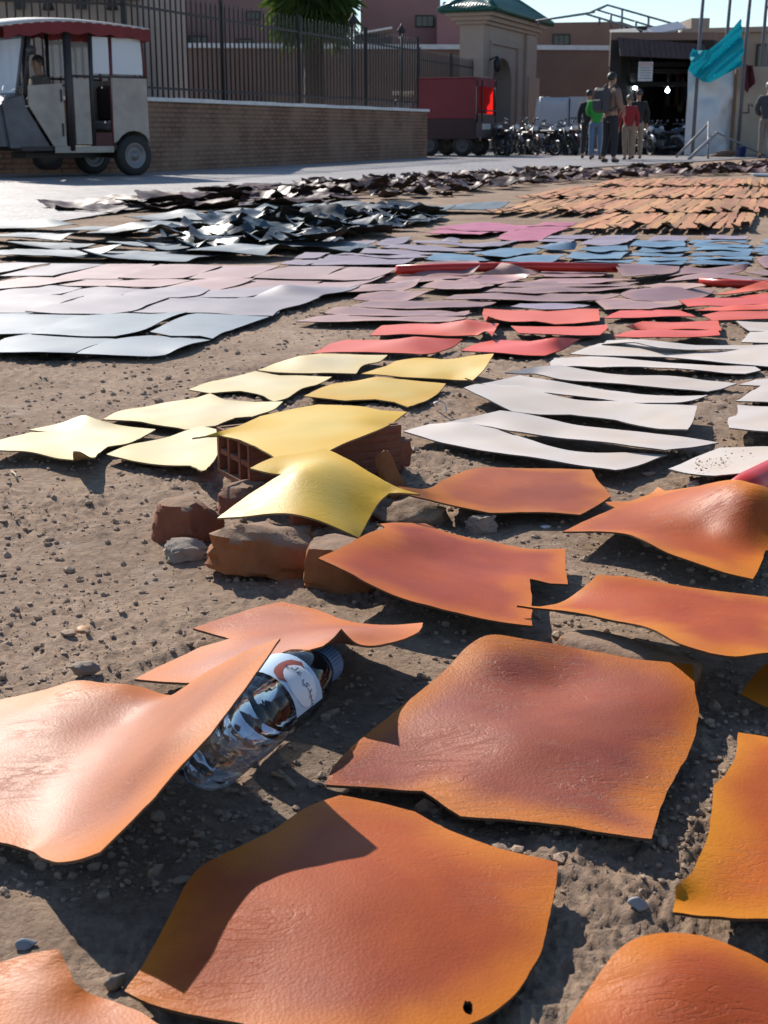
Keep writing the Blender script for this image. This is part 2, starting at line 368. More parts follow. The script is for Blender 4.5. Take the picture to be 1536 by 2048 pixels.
WHITE = leather_mat('white_leather', (0.60, 0.515, 0.44), (0.585, 0.47, 0.375), (0.62, 0.55, 0.495), 0.55, 0.05, 0.4, 0.03, (0.18, 0.145, 0.125), 0.4)
CORAL = leather_mat('coral_leather', (0.74, 0.125, 0.080), (0.68, 0.105, 0.066), (0.74, 0.10, 0.04), 0.52, 0.03, 0.4, 0.05, (0.12, 0.045, 0.03), 0.45)
MAUVE = leather_mat('mauve_leather', (0.32, 0.175, 0.165), (0.26, 0.135, 0.145), (0.42, 0.23, 0.185), 0.54, 0.04, 0.4, 0.08, (0.09, 0.055, 0.055), 0.5)
LILAC = leather_mat('lilac_leather', (0.28, 0.22, 0.27), (0.235, 0.18, 0.235), (0.30, 0.245, 0.28), 0.54, 0.04, 0.4, 0.06, (0.07, 0.055, 0.065), 0.5)
BLUE = leather_mat('blue_leather', (0.12, 0.225, 0.33), (0.095, 0.175, 0.265), (0.15, 0.25, 0.34), 0.55, 0.04, 0.3, 0.06, (0.03, 0.04, 0.055), 0.45)
PINK = leather_mat('pink_leather', (0.50, 0.125, 0.195), (0.43, 0.095, 0.165), (0.52, 0.145, 0.195), 0.5, 0.04, 0.3, 0.05, (0.13, 0.045, 0.05))
SLATE = leather_mat('slate_leather', (0.155, 0.20, 0.235), (0.125, 0.165, 0.20), (0.16, 0.205, 0.24), 0.55, 0.04, 0.4, 0.05, (0.025, 0.035, 0.05), 0.8)
ASHM = leather_mat('ash_mauve_leather', (0.26, 0.22, 0.24), (0.215, 0.185, 0.21), (0.26, 0.225, 0.245), 0.55, 0.04, 0.4, 0.05, (0.045, 0.04, 0.055), 0.8)
ROSE = leather_mat('rose_leather', (0.36, 0.215, 0.20), (0.31, 0.18, 0.175), (0.39, 0.245, 0.22), 0.55, 0.04, 0.4, 0.05, (0.06, 0.045, 0.05), 0.8)
TEAL_GLARE = leather_mat('teal_leather_glare', (0.085, 0.12, 0.14), (0.055, 0.08, 0.098), (0.09, 0.125, 0.14), 0.50, 0.04, 0.0, 0.15, (0.04, 0.034, 0.032), 0.7)  # base lightened to carry the grazing sky glare on the flat sheets
TEALD = leather_mat('dark_teal_leather', (0.045, 0.065, 0.078), (0.03, 0.043, 0.055), (0.05, 0.07, 0.08), 0.42, 0.04, 0.0, 0.15, (0.05, 0.034, 0.025), 0.35)
UMBER = leather_mat('umber_leather', (0.095, 0.046, 0.038), (0.055, 0.026, 0.023), (0.10, 0.046, 0.036), 0.5, 0.04, 0.0, 0.2, (0.055, 0.028, 0.02), 0.28)
TAN = leather_mat('tan_leather', (0.56, 0.25, 0.095), (0.48, 0.19, 0.065), (0.58, 0.27, 0.105), 0.55, 0.01, 0.0, 0.12, (0.09, 0.045, 0.025), 0.4)

# foreground hides, traced one by one
FG = 'orange hides on the near dirt'
leather('leather_hide', 'large flat orange hide with a small torn hole near its rim',
 [(680,1592,3),(740,1604,2.5),(830,1625,2),(900,1660,2),(1000,1697,2),(1116,1722,2),(1108,1790,1.6),(1085,1890),(1045,1965),(1005,2010),(945,2048),(870,2075),(700,2095),(560,2072),(500,2045),(400,2025),(300,2000),(250,1978),(300,1905,1.8),(340,1830,2.5),(375,1765,3),(405,1730,3.2),(450,1705,3.2),(540,1660,3.2),(620,1612,3.2)],
 ORANGE, [(640,1800,3.2),(900,1860,2.2),(480,1930,1.8)], wave=0.0025, res=0.0095, holes=[(936,2022,0.0036,0.0075)])
leather('leather_hide', 'large rust-brown wrinkled hide with a golden right rim',
 [(985,1270,4.5),(1060,1280,3.6),(1160,1296,2.6),(1270,1312,3.0),(1385,1327,3.2),(1390,1375,2.6),(1398,1420,2),(1385,1480,1.6),(1360,1535,1.4),(1335,1580),(1320,1620),(1303,1678,1.5),(1200,1664),(1100,1648),(920,1630),(845,1580),(760,1572),(652,1563,1.6),(665,1530),(700,1490),(760,1440,1.6),(820,1395,2),(900,1330,3),(940,1290,4)],
 RUST, [(1000,1330,3.4),(1110,1370,1.6),(1240,1400,2.6),(1050,1480,2.4)], wave=0.0035, res=0.0095)
leather('leather_hide', 'glossy salmon-orange hide with its pointed corner propped up over a plastic bottle',
 [(-60,1424,1.5),(0,1397,2),(80,1378,3),(150,1357,4),(210,1362,4),(250,1365,4),(290,1372,3),(330,1385,2.6),(362,1383,3.6),(400,1350,6.5),(450,1318,10),(500,1292,13),(560,1273,16),(540,1300,15.6),(500,1360,14),(450,1430,12.2),(400,1490,11),(355,1535,10.6),(300,1600,10),(250,1650,9.4),(200,1700,7.4),(150,1718,5),(105,1722,3.6),(60,1700,1.6),(0,1685,1.6),(-60,1680,1.6),(-140,1600,1.5),(-150,1500,1.5)],
 SALMON, [(250,1440,3.2),(200,1540,3.4),(120,1450,3.2),(385,1415,10.2),(335,1475,9.4),(290,1500,7),(250,1600,6),(60,1600,1.6)], wave=0.003, res=0.0095)
leather('leather_hide', 'pale salmon hide with a folded peak, its near edge lifted over the bottle cap',
 [(385,1258),(440,1238),(500,1218),(565,1203),(600,1212),(640,1222),(690,1240,2),(740,1246,2.6),(790,1247,3.4),(847,1244,5),(835,1262,5.5),(800,1278,6),(760,1287,6.4),(730,1287,7),(706,1278,8.2),(683,1254,10),(668,1272,9),(645,1290,8),(600,1303,6.4),(540,1318,5),(480,1338,4),(430,1358,3),(390,1366,2.6),(330,1363,2),(268,1358,1.5),(320,1332),(400,1295),(460,1277,2),(430,1270)],
 SALMON, [(600,1250,2.2),(700,1262,7)], wave=0.002, res=0.0095)
leather('leather_hide', 'orange hide with a stepped notch at its right end, propped on a brick',
 [(760,1048,4),(790,1045,4),(850,1046,3),(890,1062,2.4),(940,1075,1.8),(1000,1085,1.6),(1060,1096,1.6),(1132,1098,1.6),(1130,1125,1.6),(1136,1170,1.8),(1100,1168,1.8),(1060,1160,1.8),(1063,1200,1.8),(1064,1250,2),(1000,1242,2.2),(940,1230,2.6),(860,1212,3.4),(800,1195,4),(740,1167,5),(690,1140,5.8),(636,1117,6.4),(680,1095,6.4),(730,1070,6),(768,1058,4.6)],
 ORANGE, [(860,1120,2.6)], wave=0.002, res=0.0095)
leather('leather_hide', 'orange hide with a long thin tip touching the yellow hide',
 [(795,972,7),(850,978,4.5),(890,960,2.6),(930,940),(960,934),(1040,936),(1120,937),(1183,940),(1195,960),(1222,993),(1200,1008),(1160,1030),(1100,1026),(1040,1024),(980,1026,1.8),(920,1015,2.4),(860,1000,3.6),(820,990,5.5)],
 ORANGE, wave=0.002, res=0.011)
leather('leather_hide', 'orange hide humped high at one end beside a red pipe',
 [(1125,1062,1.6),(1180,1036,1.6),(1230,1016,1.6),(1218,1010,1.6),(1211,1004,1.6),(1260,1004,1.8),(1300,988,2.2),(1316,974,3),(1330,982,3),(1400,972,4.5),(1450,962,7.5),(1480,961,9),(1520,970,9),(1570,990,7),(1610,1040,4),(1590,1080,3),(1530,1100,2),(1520,1130,2),(1505,1155,1.8),(1450,1142,2.2),(1380,1118,2.8),(1330,1100,3.2),(1290,1080,3.6),(1250,1066,3.4),(1190,1062,2.4)],
 ORANGE, [(1480,1000,7.5),(1420,1050,3.6)], wave=0.002, res=0.011)
leather('leather_hide', 'bright orange creased hide with a thin pointed tip, raised over a buried brick',
 [(1035,1211,3.2),(1080,1213,3),(1130,1200,3),(1165,1175,4),(1195,1146,5),(1260,1152,5),(1330,1165,4.6),(1420,1180,4),(1536,1194,4),(1610,1205,4),(1610,1310,5),(1536,1308,6),(1470,1316,6),(1420,1308,6.4),(1360,1290,6.4),(1290,1255,5.6),(1220,1238,4.6),(1150,1226,4),(1070,1217,3.2)],
 DEEP, [(1300,1200,5)], wave=0.0025, res=0.0095)
leather('leather_hide', 'dark orange hide scrap between the creased hide and the red-orange hide',
 [(1482,1390),(1510,1350,2),(1540,1325,3),(1620,1310,4),(1640,1420,2),(1560,1420),(1520,1408)], RUST, wave=0.002)
leather('leather_hide', 'red-orange hide with a wavy cut left side and bright golden corners',
 [(1477,1458,3),(1540,1470,3),(1620,1490,3),(1700,1700,2),(1650,1845),(1536,1838),(1440,1836),(1345,1828,1.5),(1350,1800),(1352,1778,2),(1385,1745,2),(1400,1710,2),(1412,1680,2),(1424,1620,2.4),(1428,1570,2.6),(1450,1550,2.8),(1470,1510,3)],
 DEEP, wave=0.003, res=0.0095)
leather('leather_hide', 'smooth burnt-orange hide with a rounded top edge below the red-orange hide',
 [(1110,2090),(1140,2040),(1180,1975,1.6),(1220,1920,2.6),(1255,1885,3.2),(1300,1869,3.4),(1360,1867,3.2),(1430,1880,3),(1500,1910,2.6),(1560,1945,2),(1640,1990),(1640,2120),(1300,2140)], ORANGE, [(1350,1960,3.2)], wave=0.0025, res=0.0095)
leather('leather_hide', 'pale pink-orange hide with heavily wrinkled grain and one square corner',
 [(-40,1935,2),(0,1925,2),(60,1908,2.4),(118,1898,3),(135,1930,2.4),(150,1965,2),(185,1990),(240,2010),(280,2030),(330,2060),(300,2120),(-60,2120)], SALMON, wave=0.003, res=0.0095)

# yellow hides
YG = 'yellow hides laid on the dirt'
leather('leather_hide', 'lemon-yellow hide draped in a hump over rubble with a sharp drooping tip',
 [(500,937,9.8),(550,915,10.6),(610,905,10.8),(650,896,11),(700,920,10.2),(760,955,8.6),(800,975,7.6),(840,988,6.8),(800,984,7.2),(778,985,7),(760,1000,6.4),(742,1030,5),(718,1075,3.4),(690,1062,4.6),(640,1042,6),(590,1030,6.6),(540,1028,6.4),(490,1033,5.8),(435,1036,5),(490,995,7),(562,950,9.2),(540,947,9.4)],
 YELLOW, [(640,968,9.2),(585,945,10.2),(650,925,10.8)], wave=0.0015, res=0.010, ground=True)
leather('leather_hide', 'yellow hide lying across the top of the hollow brick',
 [(385,876,9.8),(430,866,10),(480,850,10),(520,832,9.4),(580,818,9.8),(636,808,9.6),(720,812,10),(765,820,10),(814,823,9.8),(780,848,9.4),(740,866,10.2),(690,885,10.2),(655,903,10.2),(610,925,10.4),(570,930,10.2),(535,905,10),(480,880,9.6),(440,871,9.5)],
 YELLOW, [(600,855,10.2),(670,852,10.2),(740,838,10.4)], wave=0.001, res=0.011)
leather('leather_hide', 'pale cream-yellow hide with one corner curled upward',
 [(-60,896),(0,879),(60,864),(97,863),(58,859),(120,847),(150,836,2),(168,832,2.6),(200,842,2),(250,852),(312,857),(280,875),(250,887),(215,893),(198,905,1.4),(183,915,3.4),(160,903,5.4),(146,903,4.4),(146,918,1.4),(110,914),(60,903),(0,900),(-60,906)], YELLOW_GLARE, wave=0.003, res=0.011)
leather('leather_hide', 'pale yellow hide between the curled hide and the hollow brick',
 [(205,836),(240,820),(320,806),(390,796,2),(420,786,2.6),(450,800,2),(510,805),(566,803,2.6),(545,820,2),(505,835),(470,836),(430,852),(372,858),(330,852),(270,842)], YELLOW_GLARE, wave=0.003, res=0.012)
leather('leather_hide', 'pale yellow hide tucked behind the holed end of the hollow brick',
 [(212,905),(270,885),(340,870),(402,851,2),(440,860,2),(450,880),(430,920),(412,938,2.6),(404,940,3),(380,932),(320,928),(260,918)], YELLOW_GLARE, wave=0.003, res=0.012)
YL = ('pale yellow hide with a drooping middle corner behind the hollow brick', 'pale yellow hide bordering the rippled coral piece', 'golden yellow hide with a narrow slit point behind the hollow brick', 'golden yellow hide with a high lifted corner bordering a pointed coral piece')
for l_, (pts, m) in zip(YL, (([(377,778),(430,762),(510,742,2.4),(560,750,2),(620,752),(664,754,2),(640,768),(600,780),(575,795),(548,803),(520,790),(480,782),(420,784)], YELLOW_GLARE),
 ([(515,739),(570,722,1.5),(600,712,3),(640,707,2),(700,709),(775,710,2),(760,722),(730,730),(712,748),(640,746),(570,744)], YELLOW_GLARE),
 ([(608,793),(660,770),(720,758),(755,752,2),(800,757),(892,765,2),(870,790),(830,810),(815,815),(790,805),(750,800),(690,802)], YELLOW),
 ([(722,745),(775,730),(790,723),(850,714,2),(900,718),(940,712,4),(987,706,6),(970,735,4),(945,760,2),(900,758),(840,755),(780,750)], YELLOW))):
    leather('leather_hide', l_, pts, m, group=YG, wave=0.003, res=0.013)

# cream-white, coral, mauve, lilac, blue and pink pieces
WS = [[(807,862),(860,850),(930,845,2.4),(985,855,2),(1010,862),(1060,880),(1110,895),(1180,903),(1260,905),(1335,908),(1300,920),(1250,935),(1230,938,1.8),(1150,928),(1060,912,2),(960,900),(880,882)],
 [(890,845),(950,832,2),(1000,822,2.6),(1060,830,2),(1130,845),(1210,855),(1300,866),(1380,877),(1438,886),(1390,893),(1330,903,2),(1260,892,2.4),(1180,882,2),(1100,872),(1020,862,2),(1000,858,1.8),(940,846)],
 [(930,753,5),(965,766,3),(1040,751,3),(1110,763,2.4),(1180,776),(1260,785),(1330,790),(1415,789),(1370,803),(1330,808),(1285,808),(1230,802),(1105,788),(1000,778,2)],
 [(928,778,3),(960,768,3),(1040,772,2),(1106,791,2),(1150,799),(1230,804),(1300,810,2),(1395,813,3),(1385,845,3),(1375,861,2.6),(1320,858,2),(1230,840),(1140,830),(1080,831),(1025,824,1.6),(970,798,2.6)],
 [(1010,745,2),(1060,735,2.4),(1120,731,2),(1180,742),(1260,750),(1340,752),(1420,760),(1474,766),(1440,778),(1415,784),(1360,778,2),(1280,771,2),(1200,762,1.6),(1120,756),(1070,747)],
 [(1101,722),(1110,715),(1180,712),(1260,718),(1350,725),(1440,730),(1510,733),(1522,738),(1490,745),(1450,744),(1380,738,1.8),(1280,734),(1200,735),(1150,730),(1102,730)],
 [(1140,708),(1200,688),(1270,685,1.6),(1330,698),(1400,702),(1480,698),(1560,690),(1560,735),(1500,731),(1440,725,1.6),(1390,719,1.6),(1330,714),(1240,712),(1180,711)],
 [(1204,687,2),(1215,679,2),(1280,679,3),(1340,685,3),(1400,690,2),(1470,690),(1560,686),(1560,697),(1480,698),(1420,699,1.8),(1370,698,2.4),(1320,693,3.4),(1270,684,3)],
 [(1472,802),(1500,785),(1522,771),(1478,769),(1510,758),(1600,752),(1600,806),(1540,804)],
 [(1475,808,2),(1536,812,2),(1620,815,2),(1620,868,4),(1536,863,4),(1458,858,3.4),(1457,838,2),(1473,832,2)],
 [(1472,642),(1536,643),(1600,645),(1600,662),(1500,661),(1490,655)], [(1482,684),(1500,662),(1600,660),(1600,688)]]
WL = ('cream-white pointed piece bordering the orange hide with the long tip', 'cream-white long piece second from the orange hides', 'cream-white piece with a thin upturned tip touching a yellow hide', 'broad cream-white piece with a square lifted end', 'cream-white piece with a rounded shoulder beside the upturned tip', 'narrow blunt-ended cream-white piece in the middle of the white rows',
 'widest cream-white piece bordering the coral rows', 'slender arched cream-white piece nearest the coral rows', 'forked cream-white piece across the bare dirt from the square-ended one', 'cream-white piece with a stepped cut corner casting a deep shadow', 'short cream-white piece tucked among the coral pieces', 'cream-white piece with a slanting end beside the short one')
for p, l in zip(WS, WL): leather('leather_piece', l, p, WHITE, group='cream-white pieces', wave=0.003, res=0.016)
leather('leather_piece', 'cream-white leather piece sprinkled with crumbs of dirt above a red pipe',
 [(1337,938,1.6),(1380,920),(1440,895),(1536,893),(1620,892,3),(1620,935,4.5),(1536,937,4),(1490,946,3.4),(1430,952,3),(1380,948,2.2)], WHITE, wave=0.002, res=0.014)
CS = [[(622,705),(660,690),(690,680),(780,681),(830,672,4),(926,678,2),(910,690),(880,702),(840,708),(760,705),(680,703)],
 [(922,702),(950,688),(990,679),(1060,682),(1110,674,4),(1160,678,2),(1130,695),(1090,710),(1040,709),(980,704)],
 [(740,670),(765,650),(840,648),(905,650),(935,638,5),(960,645,2),(998,645,3),(985,672,3),(970,664,3),(955,672),(900,670),(820,668)],
 [(970,640,1.5),(965,626,2),(967,618,2),(1060,620),(1130,620),(1197,617,2),(1200,640,2),(1150,645),(1110,647,1.6),(1070,641,2),(1020,643,2),(990,636,3),(976,630,6)],
 [(1022,651,2),(1080,653,2),(1150,651,2),(1213,648,2),(1216,655,2),(1200,668,2),(1150,669,2),(1080,666,2.4),(1036,665,2.4)],
 [(1207,637),(1240,622),(1300,620),(1360,621),(1394,633),(1320,634),(1270,636)],
 [(1252,650,3),(1285,641,2),(1340,645),(1436,641,2),(1443,660),(1380,657),(1320,658),(1270,657)],
 [(1226,672),(1260,662),(1320,658,2),(1380,659),(1437,661),(1440,671),(1370,674),(1280,675)],
 [(1358,600,2),(1400,595,2),(1480,594,2),(1536,590,2),(1600,585,2),(1600,606),(1520,607),(1460,611),(1420,611,2),(1376,613,2)],
 [(1390,622,2),(1420,613,2),(1480,611,2.6),(1600,603),(1600,618),(1500,620,1.8)],
 [(1404,630),(1440,622,2),(1500,622,2),(1600,622),(1600,636),(1500,638),(1424,640)],
 [(1426,588),(1470,580),(1510,567,3),(1560,552,4),(1600,545,4),(1600,575,2),(1540,578),(1480,586)],
 [(1475,594),(1536,584,2),(1600,580),(1600,588),(1536,594)]]
CL = ('coral piece with a raised ripple bordering the pale yellow hides', 'coral piece with a pointed end bordering the bright yellow hide', 'coral piece with a small peak and a notched end beside the mauve strips', 'coral piece with one corner curled up showing its brown underside', 'round-ended coral piece lifted off the dirt between two others', 'slender coral strip by itself below the mauve pieces',
 'coral piece with a thin dark lifted point overlapping another', 'coral piece half covered by the one with the lifted point', 'bright red-orange piece with an angular end beside the mauve pieces', 'bright red-orange piece wedged between two others of its colour', 'bright red-orange piece bordering the short white piece', 'coral piece rising over the short red pipe', 'thin coral sliver beside a white scrap')
for p, l in zip(CS, CL): leather('leather_piece', l, p, CORAL, group='coral-red pieces', wave=0.003, res=0.018)
MS = [[(592,642),(640,632),(690,626,2),(760,630),(850,632),(940,622),(930,635),(900,642),(800,642),(680,643,1.6)],
 [(648,625,1.8),(670,613,2),(740,612),(800,618),(880,622),(948,626),(930,632),(860,630,1.6),(760,632),(700,628,2)],
 [(700,612),(740,602,2),(800,600,2),(870,602),(920,601),(993,604),(965,613),(880,614,2),(820,616,2),(750,616)],
 [(705,598,2.4),(720,588,2),(790,582),(858,583),(840,592),(815,600),(760,601)],[(688,584),(720,572),(780,568),(842,557,4),(830,572,2),(805,582),(760,582)],
 [(770,565),(800,548),(860,549),(930,553),(970,550),(950,555),(880,560),(840,563)],
 [(838,575),(875,560),(940,562),(990,568),(960,575,3),(930,576,3),(890,578)],[(905,565),(945,550),(1010,549),(1060,548,3),(1050,556),(1000,566),(970,567)],
 [(1078,545),(1095,538),(1160,539),(1222,536),(1205,550),(1150,554,2),(1090,553,2)],
 [(885,597),(910,588),(990,586),(1100,587),(1250,588),(1200,600),(1050,601),(980,598,2),(940,597,2)],
 [(958,583),(990,575),(1060,574),(1130,570),(1280,572),(1270,578),(1150,582),(1070,586,2),(1010,583,2)],
 [(995,573),(1010,565),(1100,562),(1280,565),(1240,571,2),(1120,573)],[(1055,562),(1080,557),(1180,556,2),(1275,560),(1200,565,2),(1100,564)],
 [(1190,601),(1230,596),(1320,603),(1380,600),(1360,610),(1300,617,2),(1210,617)],
 [(1242,590),(1260,580),(1330,572,3),(1400,575),(1430,580),(1400,595),(1320,603),(1270,601)],[(1280,572),(1320,566,2),(1400,568,4),(1412,572,4),(1360,578,2)],
 [(1228,527,5),(1270,527,4),(1330,532,2),(1360,533),(1350,545,2),(1300,549,3),(1245,552,2)],
 [(1335,553),(1370,533),(1420,536),(1498,527,4),(1490,540),(1430,548,2),(1380,548,2)],[(1330,562),(1370,552),(1420,547,3),(1500,552,3),(1560,556),(1500,560,3),(1440,555,4)],
 [(1515,518),(1536,510),(1600,505),(1600,535),(1530,535)],[(1490,545),(1540,538),(1600,540),(1600,552),(1530,552)]]
for p in MS: leather('leather_piece', 'dusty mauve leather piece in the rows between the red pipe and the coral pieces', p, MAUVE, group='mauve pieces', wave=0.004, res=0.022)
leather('leather_piece', 'mauve leather piece bent up over the red pipe at its steep face', [(828,550),(833,538,3.4),(845,525,5.2),(900,520,5.6),(955,522,5.4),(962,528,5),(948,543,2.4),(940,549),(900,551),(860,552)], MAUVE, wave=0.002, res=0.02)
leather('leather_piece', 'mauve leather piece tented to a point over the red pipe', [(960,548),(988,538,3.4),(1002,525,5.4),(1025,528,5.4),(1050,537,3.4),(1085,541),(1070,549),(1000,549)], MAUVE, wave=0.002, res=0.02)
leather('leather_piece', 'slate-violet leather piece beside the coral pieces', [(1020,613),(1040,606),(1110,607),(1180,610),(1150,616,2),(1090,618,2),(1050,617)], LILAC, wave=0.003, res=0.02)
LS = [[(621,528),(640,518),(700,520),(780,522),(830,516),(815,524),(790,530),(700,530)],[(645,518),(660,509),(720,513),(800,514),(830,512),(800,522),(700,521)],
 [(668,509),(690,505),(760,510),(840,510),(870,514),(780,515,2)],[(718,505),(730,497),(800,500),(880,506),(900,508),(800,509)],
 [(672,497),(710,482,2),(755,481),(740,487,2),(700,500,2)],[(752,488),(775,476,2),(825,473),(805,485),(770,491)],[(765,495),(790,489),(860,492),(930,498),(965,500),(900,503,2),(820,497,2)],
 [(823,485),(830,479),(880,483),(940,485),(1040,480),(1000,490,2),(960,494,2),(880,488)],[(883,480),(895,473,3),(920,477),(915,483)],
 [(1090,475),(1100,470),(1190,470),(1180,477),(1130,476)],[(1160,490),(1180,478),(1230,470),(1278,471),(1250,485,2),(1220,490,2),(1170,489)],[(1075,483),(1090,476),(1150,478),(1140,486)],
 [(560,528),(590,520),(640,520),(610,530)],[(585,517),(610,505),(660,505),(630,517)],
 [(1290,482),(1310,472),(1380,474),(1370,483)],[(1410,477),(1420,470),(1500,472),(1490,478)]]
for p in LS: leather('leather_piece', 'pale lilac leather piece in the rows just behind the red pipe', p, LILAC, group='lilac pieces', wave=0.005, res=0.03)
BS = [[(945,506),(1000,498),(1090,496),(1070,503),(1010,511,3),(970,509,3)],[(852,518),(870,508),(940,509),(985,517),(960,520),(880,520)],[(1000,520,2),(1040,511),(1120,510),(1130,513),(1100,522),(1040,523,2)],
 [(1070,497),(1100,488),(1130,482,5),(1155,487,4),(1150,498),(1100,500)],[(1155,502),(1170,494),(1255,491),(1256,500),(1200,504,2)],[(1130,516),(1145,505),(1200,504),(1258,505),(1240,515,2),(1170,519)],[(1145,524),(1200,518),(1270,520),(1260,526),(1200,526)]]
rb = random.Random(4)
for x0, x1, rows in ((1265, 1375, (482, 493, 504, 513, 521, 529)), (1378, 1505, (478, 486, 495, 504, 513, 521, 530)), (1510, 1610, (478, 487, 496, 504, 512))):
    for a, b in zip(rows[:-1], rows[1:]):
        s = rb.uniform(-12, 12); BS.append([(x0 + s, b - 2), (x0 + s + 14, a + 1), ((x0 + x1) / 2, a + rb.uniform(-1, 2), rb.uniform(1, 2.6)), (x1 + s, a + rb.uniform(0, 3)), (x1 + s - rb.uniform(0, 14), b - 1), ((x0 + x1) / 2, b - rb.uniform(0, 3), rb.uniform(1.2, 3.4))])
for p in BS: leather('leather_piece', 'steel-blue leather piece in the stacks between the red pipe and the tan strips', p, BLUE, group='steel-blue pieces', wave=0.006, res=0.03)
for p in ([(840,464),(900,459),(980,455),(1000,462),(960,468,2),(870,466,2)],[(860,457),(900,450),(1000,452),(1060,455),(1020,462),(930,460,2)],[(905,450),(960,444),(1050,450),(1110,450),(1040,456)],[(990,478),(1020,462),(1060,453),(1150,452),(1115,462),(1080,480),(1030,482)],[(1070,450),(1090,444),(1155,445),(1140,452)]):
    leather('leather_piece', 'bright pink leather piece lying beside the tan strips', p, PINK, group='bright pink pieces', wave=0.005, res=0.035)

# smooth sheets laid edge to edge on the left
SG = 'smooth sheets laid edge to edge'
SS = [('S',[(150,707),(190,692),(235,678),(300,670),(375,672),(425,677),(390,685,2),(355,697,2),(330,708),(300,711),(230,710)]),
 ('S',[(-60,708),(-20,690),(10,676),(60,668),(120,671),(200,674),(235,676),(180,692),(150,705),(100,703,2.4),(60,702,2.4),(0,704)]),
 ('S',[(62,667),(130,640),(175,632),(250,626),(300,628),(378,622),(330,640),(285,660),(230,672),(170,672)]),('S',[(-100,662),(-60,640),(0,625),(80,623),(220,625),(150,642,1.6),(100,655),(62,668),(0,670),(-60,668)]),
 ('S',[(300,662),(330,648),(375,630),(420,624),(480,625),(560,622),(545,630),(500,645),(450,664),(425,677),(400,672),(340,671)]),
 ('A',[(50,622),(100,610),(130,600),(170,592),(240,592),(340,596),(300,608),(270,620),(215,628),(120,626)]),('A',[(-100,640),(-60,610),(0,592),(60,590),(168,594),(120,607,2),(80,620),(45,625),(-30,625)]),
 ('A',[(240,622),(290,607),(330,594),(380,592),(490,595),(450,604),(415,613),(375,625),(300,626)]),('A',[(372,625),(400,612),(430,605),(480,596),(560,592),(638,595),(600,608),(560,618),(545,630),(470,628),(410,625)]),
 ('A',[(115,588),(160,578),(200,573),(260,575),(300,577),(270,584),(230,594),(170,592)]),('A',[(-60,600),(-20,585),(60,572),(110,570),(165,574),(120,587),(60,592)]),('A',[(238,592),(270,582),(330,575),(390,572),(420,578),(395,590),(360,595),(300,594)]),
 ('A',[(365,594),(400,583),(440,580),(500,577),(560,572),(535,585),(490,596),(430,596)]),('A',[(500,596),(540,580,2),(562,571,4),(620,574,1.5),(700,575),(735,564),(700,580),(650,590),(635,597),(560,596)]),
 ('R',[(-40,570),(30,556),(60,552),(130,555),(170,556),(110,566),(75,572),(0,576)]),('R',[(110,568),(150,557),(200,555),(280,558),(240,565),(210,573),(140,572)]),('R',[(215,572),(245,563),(300,558),(385,560),(350,568),(320,574),(270,574)]),
 ('R',[(330,574),(390,558),(450,555),(510,558),(480,568),(430,578),(380,576)]),('R',[(430,578),(470,566),(520,558),(600,558),(660,560),(700,556),(640,572),(580,577),(500,578)]),('R',[(600,578),(650,562),(720,560),(770,553),(740,565),(690,577),(650,580)]),
 ('A',[(-40,550),(0,545),(50,535),(100,526),(40,524),(-40,530)]),('A',[(0,552),(60,538),(105,527),(210,528),(160,540),(105,553),(50,553)]),('R',[(105,555),(150,543),(215,528),(310,527),(290,538),(235,556),(160,556)]),
 ('R',[(235,556),(290,538),(320,528),(445,531),(400,545),(365,556),(300,558)]),('R',[(370,556),(400,544),(445,530),(560,532),(540,540),(500,556),(440,558)]),('R',[(505,557),(540,540),(580,531),(690,532),(665,543),(640,558),(570,558)]),('R',[(630,560),(665,545),(700,533),(800,534),(780,545),(740,560),(690,562)])]
LAB = {'S': ('slate-blue smooth leather sheet in the rows laid edge to edge', SLATE, 'slate-blue sheets'), 'A': ('grey-mauve smooth leather sheet in the rows laid edge to edge', ASHM, 'grey-mauve sheets'), 'R': ('dusty rose smooth leather sheet in the rows laid edge to edge', ROSE, 'dusty rose sheets')}
for i, (k, p) in enumerate(SS):
    p = [(*q[:2], (q[2] if len(q) > 2 else 1.2) + 0.35 * (i % 3)) for q in p]
    leather('leather_sheet', LAB[k][0], p, LAB[k][1], group=LAB[k][2], wave=0.004, wl=0.3, res=0.026)

# curled scraps: a few shapes made once, copied with turns of their own
def curled(name, mats, rnd, curl, n=7, r=0.22, pu=0.5):
    W = []
    a0 = rnd.random() * 6.28
    for i in range(n):
        a = a0 + 2 * math.pi * (i + rnd.uniform(-0.25, 0.25)) / n; rr = r * rnd.uniform(0.72, 1.25)
        up = rnd.random() < pu
        W.append((rr * math.cos(a) * 1.35, rr * math.sin(a), 0.012 + (curl * rnd.uniform(0.35, 1.0) if up else 0)))
    inn = [(rnd.uniform(-.06, .06), rnd.uniform(-.06, .06), 0.012)]
    me, c = sheet_mesh(name, W, mats, inn, th=0.003, wave=0.005 + curl * 0.06, wl=0.09, seed=rnd.randrange(999), res=0.028, ground=False)
    mn = min(v.co.z for v in me.vertices)
    for v in me.vertices: v.co.z -= mn
    return me
STREET = math.atan2(1.0, 0.36)          # direction of the street and the rows
def lerp_poly(pts, x):
    for (x0, y0), (x1, y1) in zip(pts[:-1], pts[1:]):
        if x0 <= x <= x1: return y0 + (y1 - y0) * (x - x0) / (x1 - x0)
    return None
